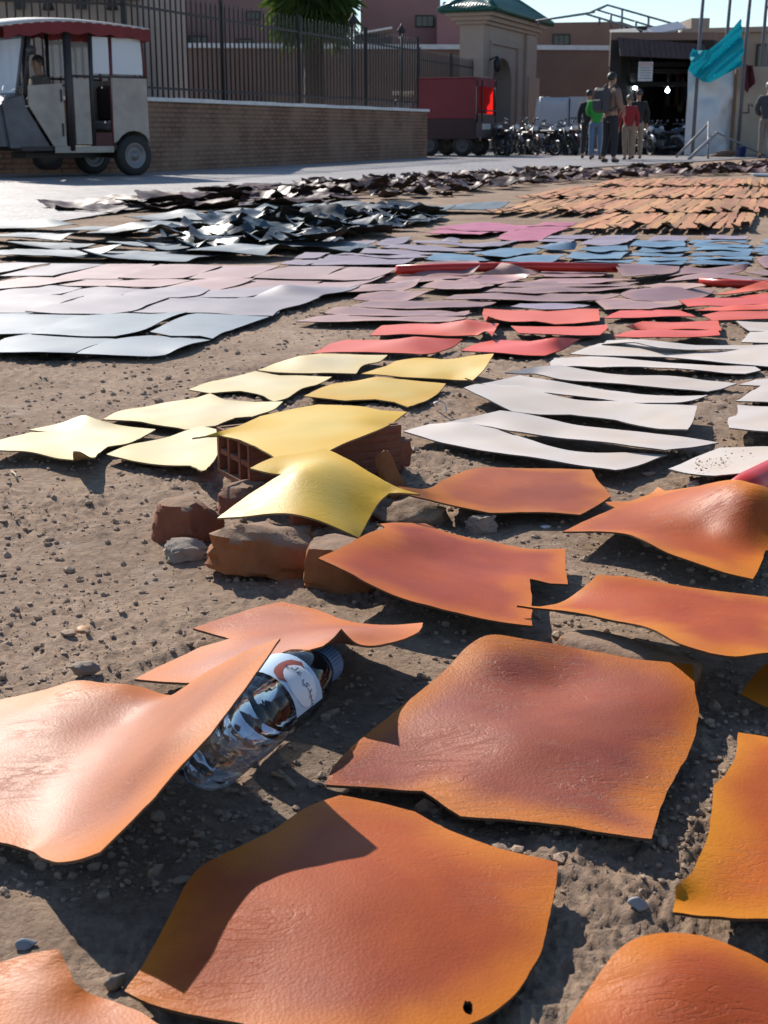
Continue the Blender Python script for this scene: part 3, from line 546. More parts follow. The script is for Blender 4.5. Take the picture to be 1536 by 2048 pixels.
def scatter(count, top, bot, metas, name, label, group, seed, smin=0.8, smax=1.2, lift=0.0, along=False):
    rnd = random.Random(seed); x0 = top[0][0]; x1 = top[-1][0]; k = 0; out = []
    pts = []
    while k < count:
        k += 1
        best = None
        for _ in range(9):                # keep the scraps apart
            x = rnd.uniform(x0, x1); yt, yb = lerp_poly(top, x), lerp_poly(bot, x)
            t = rnd.random(); D0, D1 = P(x, yb).y, P(x, yt).y; D = D0 + (D1 - D0) * t
            p = Vector((XD(x, D), D, 0)); d = min([(p - q).length for q in pts] or [9])
            if best is None or d > best[0]: best = (d, p)
        p = best[1]; pts.append(p)
        o = obj(name, rnd.choice(metas), None, p)
        o.rotation_euler = (0, 0, (STREET + rnd.choice((0, math.pi / 2, math.pi)) + rnd.uniform(-.3, .3)) if along else rnd.uniform(0, 6.28)); s = rnd.uniform(smin, smax); o.scale = (s, s, s * rnd.uniform(0.85, 1.25))
        o.location.z = float(gh(p.x, p.y)) + 0.002 + lift * rnd.random()
        tag(o, label, 'leather', group); out.append(o)
    return out
rc = random.Random(21)
def flat_rect(name, mats, rnd):
    a, b = rnd.uniform(0.25, 0.31), rnd.uniform(0.17, 0.215); up = rnd.choice((0, 0, 1, 2, 3)); W = []
    for x, y in ((-a, -b), (0, -b), (a, -b), (a, 0), (a, b), (0, b), (-a, b), (-a, 0)):
        W.append((x + rnd.uniform(-.03, .03), y + rnd.uniform(-.02, .02), 0.014 + (rnd.uniform(0.015, 0.05) if rnd.random() < 0.28 else rnd.uniform(0, 0.006))))
    me = sheet_mesh(name, W, mats, [(0, 0, 0.012)], th=0.004, wave=0.004, wl=0.15, seed=rnd.randrange(999), res=0.035, ground=False)[0]; mn = min(v.co.z for v in me.vertices)
    for v in me.vertices: v.co.z -= mn
    return me
teal_flat = [flat_rect('teal_sheet', TEAL_GLARE, rc) for _ in range(12)]
teal_curl = [curled('teal_scrap', TEALD, rc, 0.085, 7, 0.20) for _ in range(9)]
umber_curl = [curled('umber_scrap', UMBER, rc, 0.11, 7, 0.19) for _ in range(12)]
umber_flat = [curled('umber_sheet', UMBER, rc, 0.07, 6, 0.23) for _ in range(8)]
def lay_rows(top, bot, metas, name, label, group, seed, du=0.42, dv=0.60):
    rnd = random.Random(seed); u = Vector((math.cos(STREET), math.sin(STREET), 0)); v = Vector((u.y, -u.x, 0)); o0 = P(300, 520)
    for i in range(-30, 40):
        for j in range(-30, 30):
            p = o0 + u * (i * du) + v * ((j + 0.5 * (i % 2)) * dv) + Vector((rnd.uniform(-.05, .05), rnd.uniform(-.05, .05), 0))
            if p.y < 2: continue
            w = p.y * cp_ + CAMH * sp_; px = CX + FPX * p.x / w; py = CY + FPX * (CAMH * cp_ - p.y * sp_) / w
            yt, yb = lerp_poly(top, px), lerp_poly(bot, px)
            if yt is None or not (yt <= py <= yb) or rnd.random() < 0.05: continue
            o = obj(name, rnd.choice(metas), None, p); o.rotation_euler = (0, 0, STREET + math.pi / 2 + rnd.choice((0, math.pi)) + rnd.uniform(-.1, .1)); o.location.z = 0.006 + 0.005 * ((i + 2 * j) % 3); s = rnd.uniform(.95, 1.1); o.scale = (s, s, rnd.uniform(.8, 1.4)); tag(o, label, 'leather', group)
lay_rows([(-60,500),(150,492),(330,497),(640,494)], [(-60,521),(150,521),(330,522),(640,518)], teal_flat, 'leather_sheet', 'dark teal leather sheet in the rows bordering the smooth sheets', 'teal sheets bordering the smooth sheets', 1)
lay_rows([(-60,466),(200,448),(400,428),(620,415),(950,420)], [(-60,499),(200,488),(400,464),(620,441),(950,433)], teal_flat, 'leather_sheet', 'dark teal leather sheet in the thin rows along the paved street', 'teal sheets along the street', 2)
scatter(80, [(330,486),(480,446),(620,434),(840,430)], [(310,505),(480,502),(620,498),(840,444)], teal_curl, 'leather_scrap', 'blackish teal leather scrap curled up in the untidy heap', 'curled blackish teal scraps', 3, 0.55, 0.95, 0.04)
scatter(262, [(440,402),(640,372),(850,356),(1100,347),(1330,340),(1580,328)], [(440,414),(640,398),(850,400),(1100,368),(1330,355),(1580,345)], umber_curl, 'leather_scrap', 'dark brown leather scrap curled up in the long heap beside the paved street', 'curled dark brown scraps', 4, 0.5, 0.95, 0.05)
scatter(44, [(130,412),(300,402),(460,380),(660,368)], [(130,424),(300,424),(460,414),(660,408)], umber_flat, 'leather_sheet', 'dark brown leather sheet at the thin end of the long heap', 'flatter dark brown sheets', 5, 0.9, 1.3, 0, True)

# tan strips laid in slanting rows
def strip_mesh(rnd, L_):
    w = rnd.uniform(0.024, 0.031); W = []
    n = 5
    for i in range(n + 1): W.append((w * rnd.uniform(0.8, 1.1), L_ * i / n, 0.014 + rnd.uniform(0, 0.007)))
    for i in reversed(range(n + 1)): W.append((-w * rnd.uniform(0.8, 1.1), L_ * i / n, 0.014 + rnd.uniform(0, 0.01)))
    for k in (0, 2 * n + 1): W[k] = (W[k][0], W[k][1], 0.02 + (rnd.uniform(0.012, 0.035) if rnd.random() < 0.3 else 0.0))
    return sheet_mesh('tan_strip', W, TAN, (), th=0.005, wave=0.003, wl=0.12, seed=rnd.randrange(999), res=0.06, ground=False, jag=0.004)[0]
rt = random.Random(8)
dirv = (P(1340, 432) - P(1290, 464)); dirv.z = 0; dirv.normalize(); rzs = math.atan2(dirv.y, dirv.x) - math.pi / 2
right_front = P(1492, 464)
tans = [strip_mesh(rt, 1.0) for _ in range(12)]
for r_, (py0, py1, px0, px1) in enumerate(((466, 434, 1135, 1494), (433, 404, 968, 1530), (403, 379, 1030, 1600), (378, 361, 1170, 1600))):
    a, b = P(px0, py0), P(px1, py0); Lr = (P(768, py1).y - P(768, py0).y) / dirv.y
    n = int((b - a).length / 0.054)
    for i in range(n):
        p = a.lerp(b, (i + 0.5 + rt.uniform(-.12, .12)) / n) + dirv * (Lr / 2 + rt.uniform(-.06, .06))
        o = obj('leather_strip', rt.choice(tans), None, (p.x, p.y, 0.002)); o.rotation_euler = (0, rt.uniform(0.02, 0.09), rzs + rt.uniform(-.03, .03)); o.scale = (1, Lr * rt.uniform(0.93, 1.02), rt.uniform(0.9, 1.4))
        o.location.z = 0.006 + 0.03 * math.sin(o.rotation_euler.y)
        tag(o, 'narrow tan leather strip in the slanting rows before the dark brown heap', 'leather', 'tan strips in slanting rows')

# ------------------------------------------------------------ rubble, bottle, pipe
def rock_mesh(name, size, seed, mat_, rough=0.25, cuts=7, sub=3, flat=0.9):
    rnd = random.Random(seed); bm = bmesh.new(); bmesh.ops.create_icosphere(bm, subdivisions=sub, radius=1)
    pl = []
    for _ in range(cuts):
        d = Vector((rnd.uniform(-1, 1), rnd.uniform(-1, 1), rnd.uniform(-0.8, 1))).normalized(); pl.append((d, rnd.uniform(0.55, 0.8) * flat))
    for v in bm.verts:
        for d, k in pl:
            t = v.co.dot(d)
            if t > k: v.co -= d * (t - k)
        q = v.co * 3 + Vector((seed, seed * .7, 0))
        n = float(vn(q.x + q.z * 1.7, q.y - q.z * 1.3, seed)) + 0.5 * float(vn(q.x * 2.6 + q.z * 2, q.y * 2.6 + q.z, seed + 1)) + 0.3 * float(vn(q.x * 6 + q.z * 5, q.y * 6 - q.z * 4, seed + 2))
        v.co *= 1 + (n - 0.9) * rough * 0.55
    for v in bm.verts: v.co = Vector((v.co.x * size[0] / 2, v.co.y * size[1] / 2, v.co.z * size[2] / 2))
    me = bpy.data.meshes.new(name); bm.to_mesh(me); bm.free(); me.materials.append(mat_)
    me.polygons.foreach_set('use_smooth', [sub > 1] * len(me.polygons)); return me
def brick_mesh(name, size, seed, mat_, chip=0.25, sub=7):
    rnd = random.Random(seed); bm = bmesh.new(); bmesh.ops.create_cube(bm, size=2)
    bmesh.ops.subdivide_edges(bm, edges=bm.edges[:], cuts=sub, use_grid_fill=True)
    pl = [(Vector((rnd.choice((-1, 1)) * rnd.uniform(.4, 1), rnd.choice((-1, 1)) * rnd.uniform(.4, 1), rnd.uniform(-.2, 1))).normalized(), rnd.uniform(0.85, 1.15)) for _ in range(7)]
    for v in bm.verts:
        for d, k in pl:
            t = v.co.dot(d)
            if t > k: v.co -= d * (t - k) * 0.9
        m = max(abs(v.co.x), abs(v.co.y), abs(v.co.z)); l = v.co.length
        if l > 1.45: v.co *= 1 - (l - 1.45) * 0.3
        q = v.co * 2.5 + Vector((seed * 1.3, seed, 0))
        n = float(vn(q.x + q.z * 1.7, q.y - q.z * 1.3, seed)) - 0.5 + 0.6 * (float(vn(q.x * 3 + q.z * 2, q.y * 3 + q.z, seed + 1)) - 0.5)
        v.co *= 1 + n * chip * 0.5
    for v in bm.verts: v.co = Vector((v.co.x * size[0] / 2, v.co.y * size[1] / 2, v.co.z * size[2] / 2))
    me = bpy.data.meshes.new(name); bm.to_mesh(me); bm.free(); me.materials.append(mat_)
    me.polygons.foreach_set('use_smooth', [True] * len(me.polygons)); me.set_sharp_from_angle(angle=R(32)); return me
def dusty(name, c, c2, dust):
    m, nt, N, L, B = newmat(name); tc = N.new('ShaderNodeTexCoord'); V = tc.outputs['Object']
    n1 = noise(N, L, V, 22, 6, 0.65); r1 = ramp(N, L, n1.outputs['Fac'], c2, c, 0.3, 0.7)
    ge = N.new('ShaderNodeNewGeometry'); sx = N.new('ShaderNodeSeparateXYZ'); L.new(ge.outputs['Normal'], sx.inputs[0])
    n2 = noise(N, L, V, 35, 5, 0.7); ad = N.new('ShaderNodeMath'); ad.operation = 'MULTIPLY_ADD'; L.new(n2.outputs['Fac'], ad.inputs[0]); ad.inputs[1].default_value = 0.9; L.new(sx.outputs['Z'], ad.inputs[2])
    mr = N.new('ShaderNodeMapRange'); mr.inputs['From Min'].default_value = 0.95; mr.inputs['From Max'].default_value = 1.35; L.new(ad.outputs[0], mr.inputs['Value'])
    mx = N.new('ShaderNodeMix'); mx.data_type = 'RGBA'; L.new(mr.outputs[0], mx.inputs[0]); L.new(r1.outputs[0], mx.inputs[6]); mx.inputs[7].default_value = (*dust, 1)
    L.new(mx.outputs[2], B.inputs['Base Color']); B.inputs['Roughness'].default_value = 0.95; B.inputs['Specular IOR Level'].default_value = 0.2
    n4 = noise(N, L, V, 190, 6, 0.7); b = N.new('ShaderNodeBump'); b.inputs['Strength'].default_value = 0.6; b.inputs['Distance'].default_value = 0.003
    L.new(n4.outputs['Fac'], b.inputs['Height']); n5 = noise(N, L, V, 40, 5, 0.7); b2 = N.new('ShaderNodeBump'); b2.inputs['Strength'].default_value = 0.6; b2.inputs['Distance'].default_value = 0.006
    L.new(n5.outputs['Fac'], b2.inputs['Height']); L.new(b.outputs[0], b2.inputs['Normal']); L.new(b2.outputs[0], B.inputs['Normal']); return m
CLAY = dusty('fired_clay', (0.27, 0.105, 0.062), (0.19, 0.07, 0.045), (0.31, 0.205, 0.14))
CLAYO = dusty('orange_clay', (0.36, 0.15, 0.06), (0.27, 0.10, 0.045), (0.33, 0.22, 0.15))
STONE = dusty('pale_stone', (0.34, 0.27, 0.22), (0.24, 0.19, 0.155), (0.33, 0.27, 0.22))
GREYS = dusty('grey_stone', (0.38, 0.325, 0.275), (0.24, 0.195, 0.16), (0.36, 0.30, 0.245))
def put(name, label, me, px, py, rz=0, rx=0, ry=0, sink=0.15, cat='brick', z=None, group=None):
    p = P(px, py); o = obj(name, me); o.rotation_euler = (rx, ry, rz)
    zs = [(o.rotation_euler.to_matrix() @ v.co).z for v in me.vertices]
    h = max(zs) - min(zs)
    o.location = (p.x, p.y, (float(gh(p.x, p.y)) - min(zs) - sink * h) if z is None else z)
    return tag(o, label, cat, group)
put('brick_fragment', 'squarish red brick chunk standing left of the draped yellow hide', brick_mesh('chunk', (0.095, 0.085, 0.072), 3, CLAY, 0.3), 366, 1062, R(-28), R(4), R(-7))
put('brick_fragment', 'broad broken brick with an orange face in front of the draped yellow hide', brick_mesh('slab', (0.155, 0.10, 0.072), 8, CLAYO, 0.34), 528, 1128, R(14), R(-8), R(8))
put('brick_fragment', 'dark brick stub in the shade of the draped yellow hide', brick_mesh('stub', (0.085, 0.07, 0.05), 5, CLAY, 0.3), 486, 1003, R(10))
put('brick_fragment', 'brick end propping up the notched orange hide', brick_mesh('prop', (0.10, 0.075, 0.066), 6, CLAYO, 0.25), 690, 1158, R(-12), 0, R(3), 0.1)
put('brick_fragment', 'flat half-buried brick strewn with dirt under the bright creased hide', brick_mesh('buried', (0.17, 0.085, 0.06), 9, CLAYO, 0.2), 1255, 1318, R(-10), 0, 0, 0.42)
put('brick_shard', 'thin upright brick shard beside the tip of the draped yellow hide', brick_mesh('shard', (0.035, 0.02, 0.085), 12, CLAYO, 0.3), 778, 985, R(20), R(-15), R(-22), 0.12)
put('rubble_lump', 'earthy rubble lump hidden beneath the draped yellow hide', brick_mesh('lump', (0.14, 0.10, 0.055), 13, CLAY, 0.3), 660, 1022, R(18), cat='rubble')
put('rubble_lump', 'crumbly clod heap between the yellow hide and the orange hide tip', rock_mesh('heap', (0.14, 0.10, 0.055), 14, MATS['dirt'], 0.6), 812, 1030, 0, sink=0.35, cat='rubble')
put('stone', 'pale grey stone in front of the squarish brick chunk', brick_mesh('gs', (0.058, 0.042, 0.030), 15, GREYS, 0.6), 370, 1100, 0.4, cat='stone')
put('stone', 'beige twin-lobed stone below the orange hide with the long tip', brick_mesh('bs', (0.05, 0.034, 0.028), 16, STONE, 0.6), 962, 1046, 0.2, cat='stone')
put('stone', 'rounded stone touching the crumb-strewn white piece', rock_mesh('ps', (0.032, 0.028, 0.026), 17, STONE, 0.2), 1389, 972, 0.6, cat='stone')
put('stone', 'smaller stone beside the rounded one at the crumb-strewn white piece', rock_mesh('ps2', (0.022, 0.02, 0.02), 18, GREYS, 0.2), 1410, 974, 0.1, cat='stone')
put('stone', 'lone brown stone on the dirt behind the glossy salmon hide', rock_mesh('ls', (0.036, 0.026, 0.018), 19, STONE, 0.7, 5), 168, 1345, 0.3, cat='stone')
put('stone', 'flat white chip of stone beside the notched orange hide', rock_mesh('wc', (0.02, 0.014, 0.006), 20, mat('chip_white', (0.7, 0.68, 0.66)), 0.2), 1091, 1043, 0.3, cat='stone')
put('stone', 'blue-grey pebble on the bare dirt above the pale wrinkled hide', rock_mesh('bp', (0.018, 0.012, 0.010), 22, mat('pebble_blue', (0.25, 0.27, 0.31)), 0.15), 52, 1878, 0.3, cat='stone')
put('stone', 'pale blue-grey pebble between the large orange hide and the red-orange hide', rock_mesh('bp2', (0.020, 0.015, 0.013), 23, mat('pebble_pale', (0.33, 0.34, 0.36)), 0.2), 1277, 1800, 0.3, cat='stone')
put('stone', 'grey stone at the pointed corner of the large orange hide', rock_mesh('cs', (0.018, 0.016, 0.016), 24, STONE, 0.3), 229, 1952, 0.3, cat='stone')
# hollow clay block
def hollow_block():
    A, Bp = P(500, 986), P(818, 957); d = (Bp - A); L_ = 0.31; ang = R(29)
    W_, H_ = 0.15, 0.088; rt_ = empty('hollow_brick', (A.x, A.y, 0.0), ang)
    tag(rt_, 'long hollow clay brick with holes in its end lying under the yellow hides', 'brick')
    t = 0.009; m = MB(); zz = 0.004
    m.box((0, 0, zz), (L_, W_, zz + t)); m.box((0, 0, zz + H_ - t), (L_, W_, zz + H_))
    for y in (0, W_ - t): m.box((0.0005, y, zz + t + 0.0005), (L_ - 0.0005, y + t, zz + H_ - t - 0.0005))
    for k in (1, 2): m.box((0.002, W_ * k / 3 - t / 2, zz + t + 0.0005), (L_ - 0.002, W_ * k / 3 + t / 2, zz + H_ - t - 0.0005))
    for y0, y1 in ((t + .0005, W_ / 3 - t / 2 - .0005), (W_ / 3 + t / 2 + .0005, 2 * W_ / 3 - t / 2 - .0005), (2 * W_ / 3 + t / 2 + .0005, W_ - t - .0005)):
        m.box((0.003, y0, zz + H_ / 2 - t / 2), (L_ - 0.003, y1, zz + H_ / 2 + t / 2))
    m.build('shell', CLAY, rt_)
    for k in range(7):
        MB().box((0.004, W_ * (k + 0.5) / 7 - 0.0045, zz + H_ + 0.0002), (L_ - 0.004, W_ * (k + 0.5) / 7 + 0.0045, zz + H_ + 0.0024), 0.0008).build('rib', CLAY, rt_)
        if k < 6: MB().box((0.004, -0.0024, zz + H_ * (k + 0.5) / 6 - 0.005), (L_ - 0.004, -0.0002, zz + H_ * (k + 0.5) / 6 + 0.005), 0.0008).build('rib', CLAY, rt_)
    br = obj('broken_corner', brick_mesh('broken', (0.06, 0.05, 0.05), 31, CLAY, 0.4), rt_, (L_ - 0.005, 0.03, zz + 0.03))
hollow_block()
# gravel and crumbs
def pebbles(name, pts, mat_, kind='stuff', parent=None, sub=1):
    vs = []; fs = []; bm = bmesh.new(); bmesh.ops.create_icosphere(bm, subdivisions=sub, radius=1); bm.verts.index_update()
    base = np.array([v.co[:] for v in bm.verts]); bf = [[v.index for v in f.verts] for f in bm.faces]; bm.free(); rs = np.random.RandomState(3)
    for (x, y, z, s) in pts:
        q = base * (1 + (rs.rand(len(base), 1) - 0.5) * 0.55) * np.array([s * rs.uniform(.8, 1.4), s * rs.uniform(.7, 1.1), s * rs.uniform(.5, .9)])
        a = rs.rand() * 6.28; c, s_ = math.cos(a), math.sin(a); q = np.column_stack([q[:, 0] * c - q[:, 1] * s_, q[:, 0] * s_ + q[:, 1] * c, q[:, 2]])
        n = len(vs); vs += [tuple(p) for p in q + np.array([x, y, z])]; fs += [tuple(i + n for i in f) for f in bf]
    me = bpy.data.meshes.new(name); me.from_pydata(vs, [], fs); me.materials.append(mat_); return tag(obj(name, me, parent), kind=kind)
GRAV = dusty('gravel', (0.42, 0.31, 0.225), (0.27, 0.19, 0.135), (0.42, 0.31, 0.225))
rg = random.Random(77); gp = []
while len(gp) < 17000:
    y = 1.02 * (5.2 / 1.02) ** (rg.random() ** 1.15); x = rg.uniform(-1, 1) * (0.30 * y + 0.06)
    if float(vn(x * 5, y * 5, 40)) * 0.8 + 0.1 < rg.random() * 0.8: continue
    s = 0.0009 + 0.0036 * rg.random() ** 5 + (0.006 * rg.random() if rg.random() < 0.05 else 0); s *= 0.8 + 0.2 * y
    gp.append((x, y, float(gh(x, y)) + s * 0.25, s))
tag(pebbles('gravel', gp, GRAV), 'loose gravel and crumbs of earth scattered over the dirt', 'gravel')
wp = []
for _ in range(44):
    px = 1390 + abs(rg.gauss(0, 45)); py = 930 - (px - 1390) * 0.25 + rg.gauss(0, 7)
    q = P(px, min(max(py, 900), 944), 0.03); wp.append((q.x, q.y, 0.030, rg.uniform(0.0009, 0.0026)))
tag(pebbles('dirt_crumbs', wp, GRAV), 'crumbs of dirt sprinkled on the cream-white piece', 'crumbs')
# red pipe and its neighbours
def pipe(name, label, pts, r):
    m = MB(); m.tube(pts, r, 14); return tag(m.build(name, mat('red_plastic', (0.62, 0.035, 0.018), (0.50, 0.025, 0.015), 0.32, 8)), label, 'pipe')
pipe('red_pipe', 'long straight red plastic pipe lying between the mauve and blue pieces', [P(793, 540, 0.034), P(900, 536, 0.034), P(1060, 533, 0.034), P(1236, 536, 0.034)], 0.021)
pipe('red_pipe', 'red plastic pipe poking out under the orange hump beside the crumb-strewn white piece', [P(1455, 1010, 0.03), P(1500, 975, 0.032), P(1560, 945, 0.034), P(1650, 925, 0.034)], 0.030)
pipe('red_pipe', 'short red plastic pipe half hidden under mauve pieces beside the coral rows', [P(1400, 563, 0.018), P(1460, 567, 0.018), P(1530, 570, 0.018), P(1620, 567, 0.018)], 0.017)

# plastic bottle
def bottle():
    B0, C0 = P(392, 1516, 0.043), P(657, 1320, 0.041); ax = (C0 - B0); L_ = ax.length; ax.normalize()
    rt_ = empty('plastic_bottle', B0); side = Vector((0, 0, 1)).cross(ax).normalized(); up = ax.cross(side)
    toC = (Vector((0, 0, CAMH)) - B0); toC -= ax * toC.dot(ax); toC.normalize()
    M3 = Matrix((toC, ax.cross(toC), ax)).transposed(); rt_.rotation_euler = M3.to_euler()      # local x looks at the viewer, z runs to the cap
    tag(rt_, 'clear crumpled water bottle with a blue cap lying under the propped hide', 'bottle')
    r = 0.0405
    prof = [(0.004, 0.006), (0.020, 0.002), (0.032, 0.003), (0.0385, 0.010), (r, 0.022)]
    z = 0.03
    while z < L_ - 0.105:
        prof += [(r, z), (r - 0.0008, z + 0.004), (r - 0.0008, z + 0.006), (r, z + 0.010)]; z += 0.0215
    prof += [(r, L_ - 0.10), (r - 0.0015, L_ - 0.085), (0.037, L_ - 0.07), (0.031, L_ - 0.052), (0.0245, L_ - 0.038), (0.0195, L_ - 0.030), (0.0185, L_ - 0.024)]
    m = MB(); n = 48; vs = []; fs = []
    for (rr, zz) in prof:
        for k in range(n):
            a = 2 * math.pi * k / n
            d = (float(vn(a * 1.3 + 3, zz * 55, 61)) - 0.5) * 0.005 + (float(vn(math.cos(a) * 3 + 7, math.sin(a) * 3 + zz * 30, 62)) - 0.5) * 0.005
            d *= min(1, zz / 0.02) * min(1, max(0, (L_ - 0.05 - zz) / 0.02)) * 0.35
            vs.append((rr, d, a, zz))
    def ring(off): return [((rr + d - off) * math.cos(a), (rr + d - off) * math.sin(a), zz + (off if zz < 0.01 else 0)) for rr, d, a, zz in vs]
    o_, i_ = ring(0), ring(0.0007); N_ = len(o_); k_ = len(prof)
    q = [(i * n + k, i * n + (k + 1) % n, (i + 1) * n + (k + 1) % n, (i + 1) * n + k) for i in range(k_ - 1) for k in range(n)]
    fs = q + [tuple(reversed(range(n)))]
    m.add(o_, fs, True)
    g, nt, N, L, B = newmat('clear_plastic'); tp = N.new('ShaderNodeBsdfTransparent'); tp.inputs[0].default_value = (0.93, 0.955, 0.98, 1); gs = N.new('ShaderNodeBsdfGlossy'); gs.inputs['Roughness'].default_value = 0.06; fz = N.new('ShaderNodeFresnel'); fz.inputs[0].default_value = 1.5; fa = N.new('ShaderNodeMath'); fa.operation = 'MULTIPLY_ADD'; fa.inputs[1].default_value = 0.9; fa.inputs[2].default_value = 0.0; fa.use_clamp = True; L.new(fz.outputs[0], fa.inputs[0]); mg = N.new('ShaderNodeMixShader'); L.new(fa.outputs[0], mg.inputs[0]); L.new(tp.outputs[0], mg.inputs[1]); L.new(gs.outputs[0], mg.inputs[2]); L.new(mg.outputs[0], N['Material Output'].inputs['Surface'])
    tc = N.new('ShaderNodeTexCoord'); nn = noise(N, L, tc.outputs['Object'], 45, 2, 0.5); b = N.new('ShaderNodeBump'); b.inputs['Strength'].default_value = 0.22; b.inputs['Distance'].default_value = 0.004; L.new(nn.outputs['Fac'], b.inputs['Height']); L.new(b.outputs[0], gs.inputs['Normal']); L.new(b.outputs[0], fz.inputs['Normal'])
    m.build('body', g, rt_)
    c = MB(); pr = [(0.0005, L_ - 0.003), (0.020, L_ - 0.003), (0.0215, L_ - 0.006), (0.0215, L_ - 0.028), (0.0205, L_ - 0.029)]
    vs = []; n = 72
    for rr, zz in pr: vs += [((rr + (0.0006 if k % 2 and rr > 0.0205 else 0)) * math.cos(2 * math.pi * k / n), (rr + (0.0006 if k % 2 and rr > 0.0205 else 0)) * math.sin(2 * math.pi * k / n), zz) for k in range(n)]
    c.add(vs, [(i * n + k, i * n + (k + 1) % n, (i + 1) * n + (k + 1) % n, (i + 1) * n + k) for i in range(len(pr) - 1) for k in range(n)], False)
    c.build('cap', mat('cap_blue', (0.11, 0.20, 0.34), (0.09, 0.17, 0.30), 0.4, 20), rt_)
    def patch(name, a0, a1, z0, z1, mt, off, parent, shape=None):
        pm = MB(); na, nz = 20, 8; V = []; 
        for j in range(nz + 1):
            for i in range(na + 1):
                u, w = i / na, j / nz; a, zz = a0 + (a1 - a0) * u, z0 + (z1 - z0) * w
                if shape == 'oval':
                    s = math.sqrt(max(0, 1 - (2 * w - 1) ** 2)); a = (a0 + a1) / 2 + (a1 - a0) / 2 * (2 * u - 1) * s
                V.append(((r + off) * math.cos(a), (r + off) * math.sin(a), zz))
        pm.add(V, [(j * (na + 1) + i, j * (na + 1) + i + 1, (j + 1) * (na + 1) + i + 1, (j + 1) * (na + 1) + i) for j in range(nz) for i in range(na)], True)
        return pm.build(name, mt, parent)
    z0, z1 = L_ - 0.155, L_ - 0.098
    lab = patch('label', R(-205), R(42), z0, z1, mat('label_blue', (0.42, 0.55, 0.68), (0.36, 0.50, 0.64), 0.5, 30), 0.0022, rt_)
    for a in (-150, 4): patch('label_band', R(a - 44), R(a - 6), z0 + 0.002, z1 - 0.004, mat('label_red', (0.30, 0.06, 0.03), rough=0.5), 0.0026, lab, 'oval'); patch('label_oval', R(a - 32), R(a + 34), z0 + 0.004, z1 - 0.006, mat('label_white', (0.72, 0.78, 0.82), rough=0.5), 0.0030, lab, 'oval')
    ink = mat('label_ink', (0.02, 0.025, 0.09), rough=0.5)
    def text(body, size, ac, zc, off, name):
        cu = bpy.data.curves.new('t', 'FONT'); cu.body = body; cu.size = size; cu.align_x = 'CENTER'; cu.align_y = 'CENTER'; cu.resolution_u = 3
        to = bpy.data.objects.new('t', cu); COL.objects.link(to); dg = bpy.context.evaluated_depsgraph_get(); me = bpy.data.meshes.new_from_object(to.evaluated_get(dg)); bpy.data.objects.remove(to)
        for v in me.vertices:
            a = ac + v.co.x / r; v.co = Vector(((r + off) * math.cos(a), (r + off) * math.sin(a), zc + v.co.y))
        me.materials.clear(); me.materials.append(ink); obj(name, me, lab)
    text('\ufef2\ufee0\ufecb \ufef1\ufeaa\ufef4\ufeb3', 0.0125, R(6), (z0 + z1) / 2 + 0.006, 0.0036, 'lettering')
    text('\ufef2\ufee0\ufecb \ufef1\ufeaa\ufef4\ufeb3', 0.0125, R(-148), (z0 + z1) / 2 + 0.006, 0.0036, 'lettering')
bottle()

# ------------------------------------------------------------ paved street
def road():
    m, nt, N, L, B = newmat('stone_setts'); tc = N.new('ShaderNodeTexCoord')
    mp = N.new('ShaderNodeMapping'); mp.inputs['Rotation'].default_value = (0, 0, R(20)); L.new(tc.outputs['Object'], mp.inputs[0])
    br = N.new('ShaderNodeTexBrick'); br.inputs['Scale'].default_value = 1.0; br.inputs['Brick Width'].default_value = 0.42; br.inputs['Row Height'].default_value = 0.24; br.inputs['Mortar Size'].default_value = 0.014
    br.inputs['Color1'].default_value = (0.37, 0.345, 0.335, 1); br.inputs['Color2'].default_value = (0.30, 0.28, 0.275, 1); br.inputs['Mortar'].default_value = (0.19, 0.175, 0.165, 1); L.new(mp.outputs[0], br.inputs['Vector'])
    n1 = noise(N, L, tc.outputs['Object'], 0.7, 6, 0.65); r1 = ramp(N, L, n1.outputs['Fac'], (0.72, 0.70, 0.67), (1.1, 1.1, 1.1), 0.3, 0.7)
    mu = N.new('ShaderNodeMix'); mu.data_type = 'RGBA'; mu.blend_type = 'MULTIPLY'; mu.inputs[0].default_value = 1; L.new(br.outputs[0], mu.inputs[6]); L.new(r1.outputs[0], mu.inputs[7]); L.new(mu.outputs[2], B.inputs['Base Color'])
    B.inputs['Roughness'].default_value = 0.55
    n2 = noise(N, L, tc.outputs['Object'], 9, 5, 0.7); b = N.new('ShaderNodeBump'); b.inputs['Strength'].default_value = 0.5; b.inputs['Distance'].default_value = 0.03; L.new(n2.outputs['Fac'], b.inputs['Height'])
    b2 = N.new('ShaderNodeBump'); b2.invert = True; b2.inputs['Strength'].default_value = 0.6; b2.inputs['Distance'].default_value = 0.02; L.new(br.outputs['Fac'], b2.inputs['Height']); L.new(b.outputs[0], b2.inputs['Normal']); L.new(b2.outputs[0], B.inputs['Normal'])
    edge = [P(-500, 486), P(-40, 466), P(130, 442), P(330, 410), P(520, 392), P(700, 376), P(960, 352), P(1200, 334), P(1536, 315), P(2200, 300)]
    vs = [(p.x, p.y, 0.006) for p in edge] + [(60, 90, 0.006), (-60, 90, 0.006), (-60, 8, 0.006)]
    me = bpy.data.meshes.new('street'); me.from_pydata(vs, [], [tuple(range(len(vs)))]); me.materials.append(m); tag(obj('street', me), kind='structure')
road()

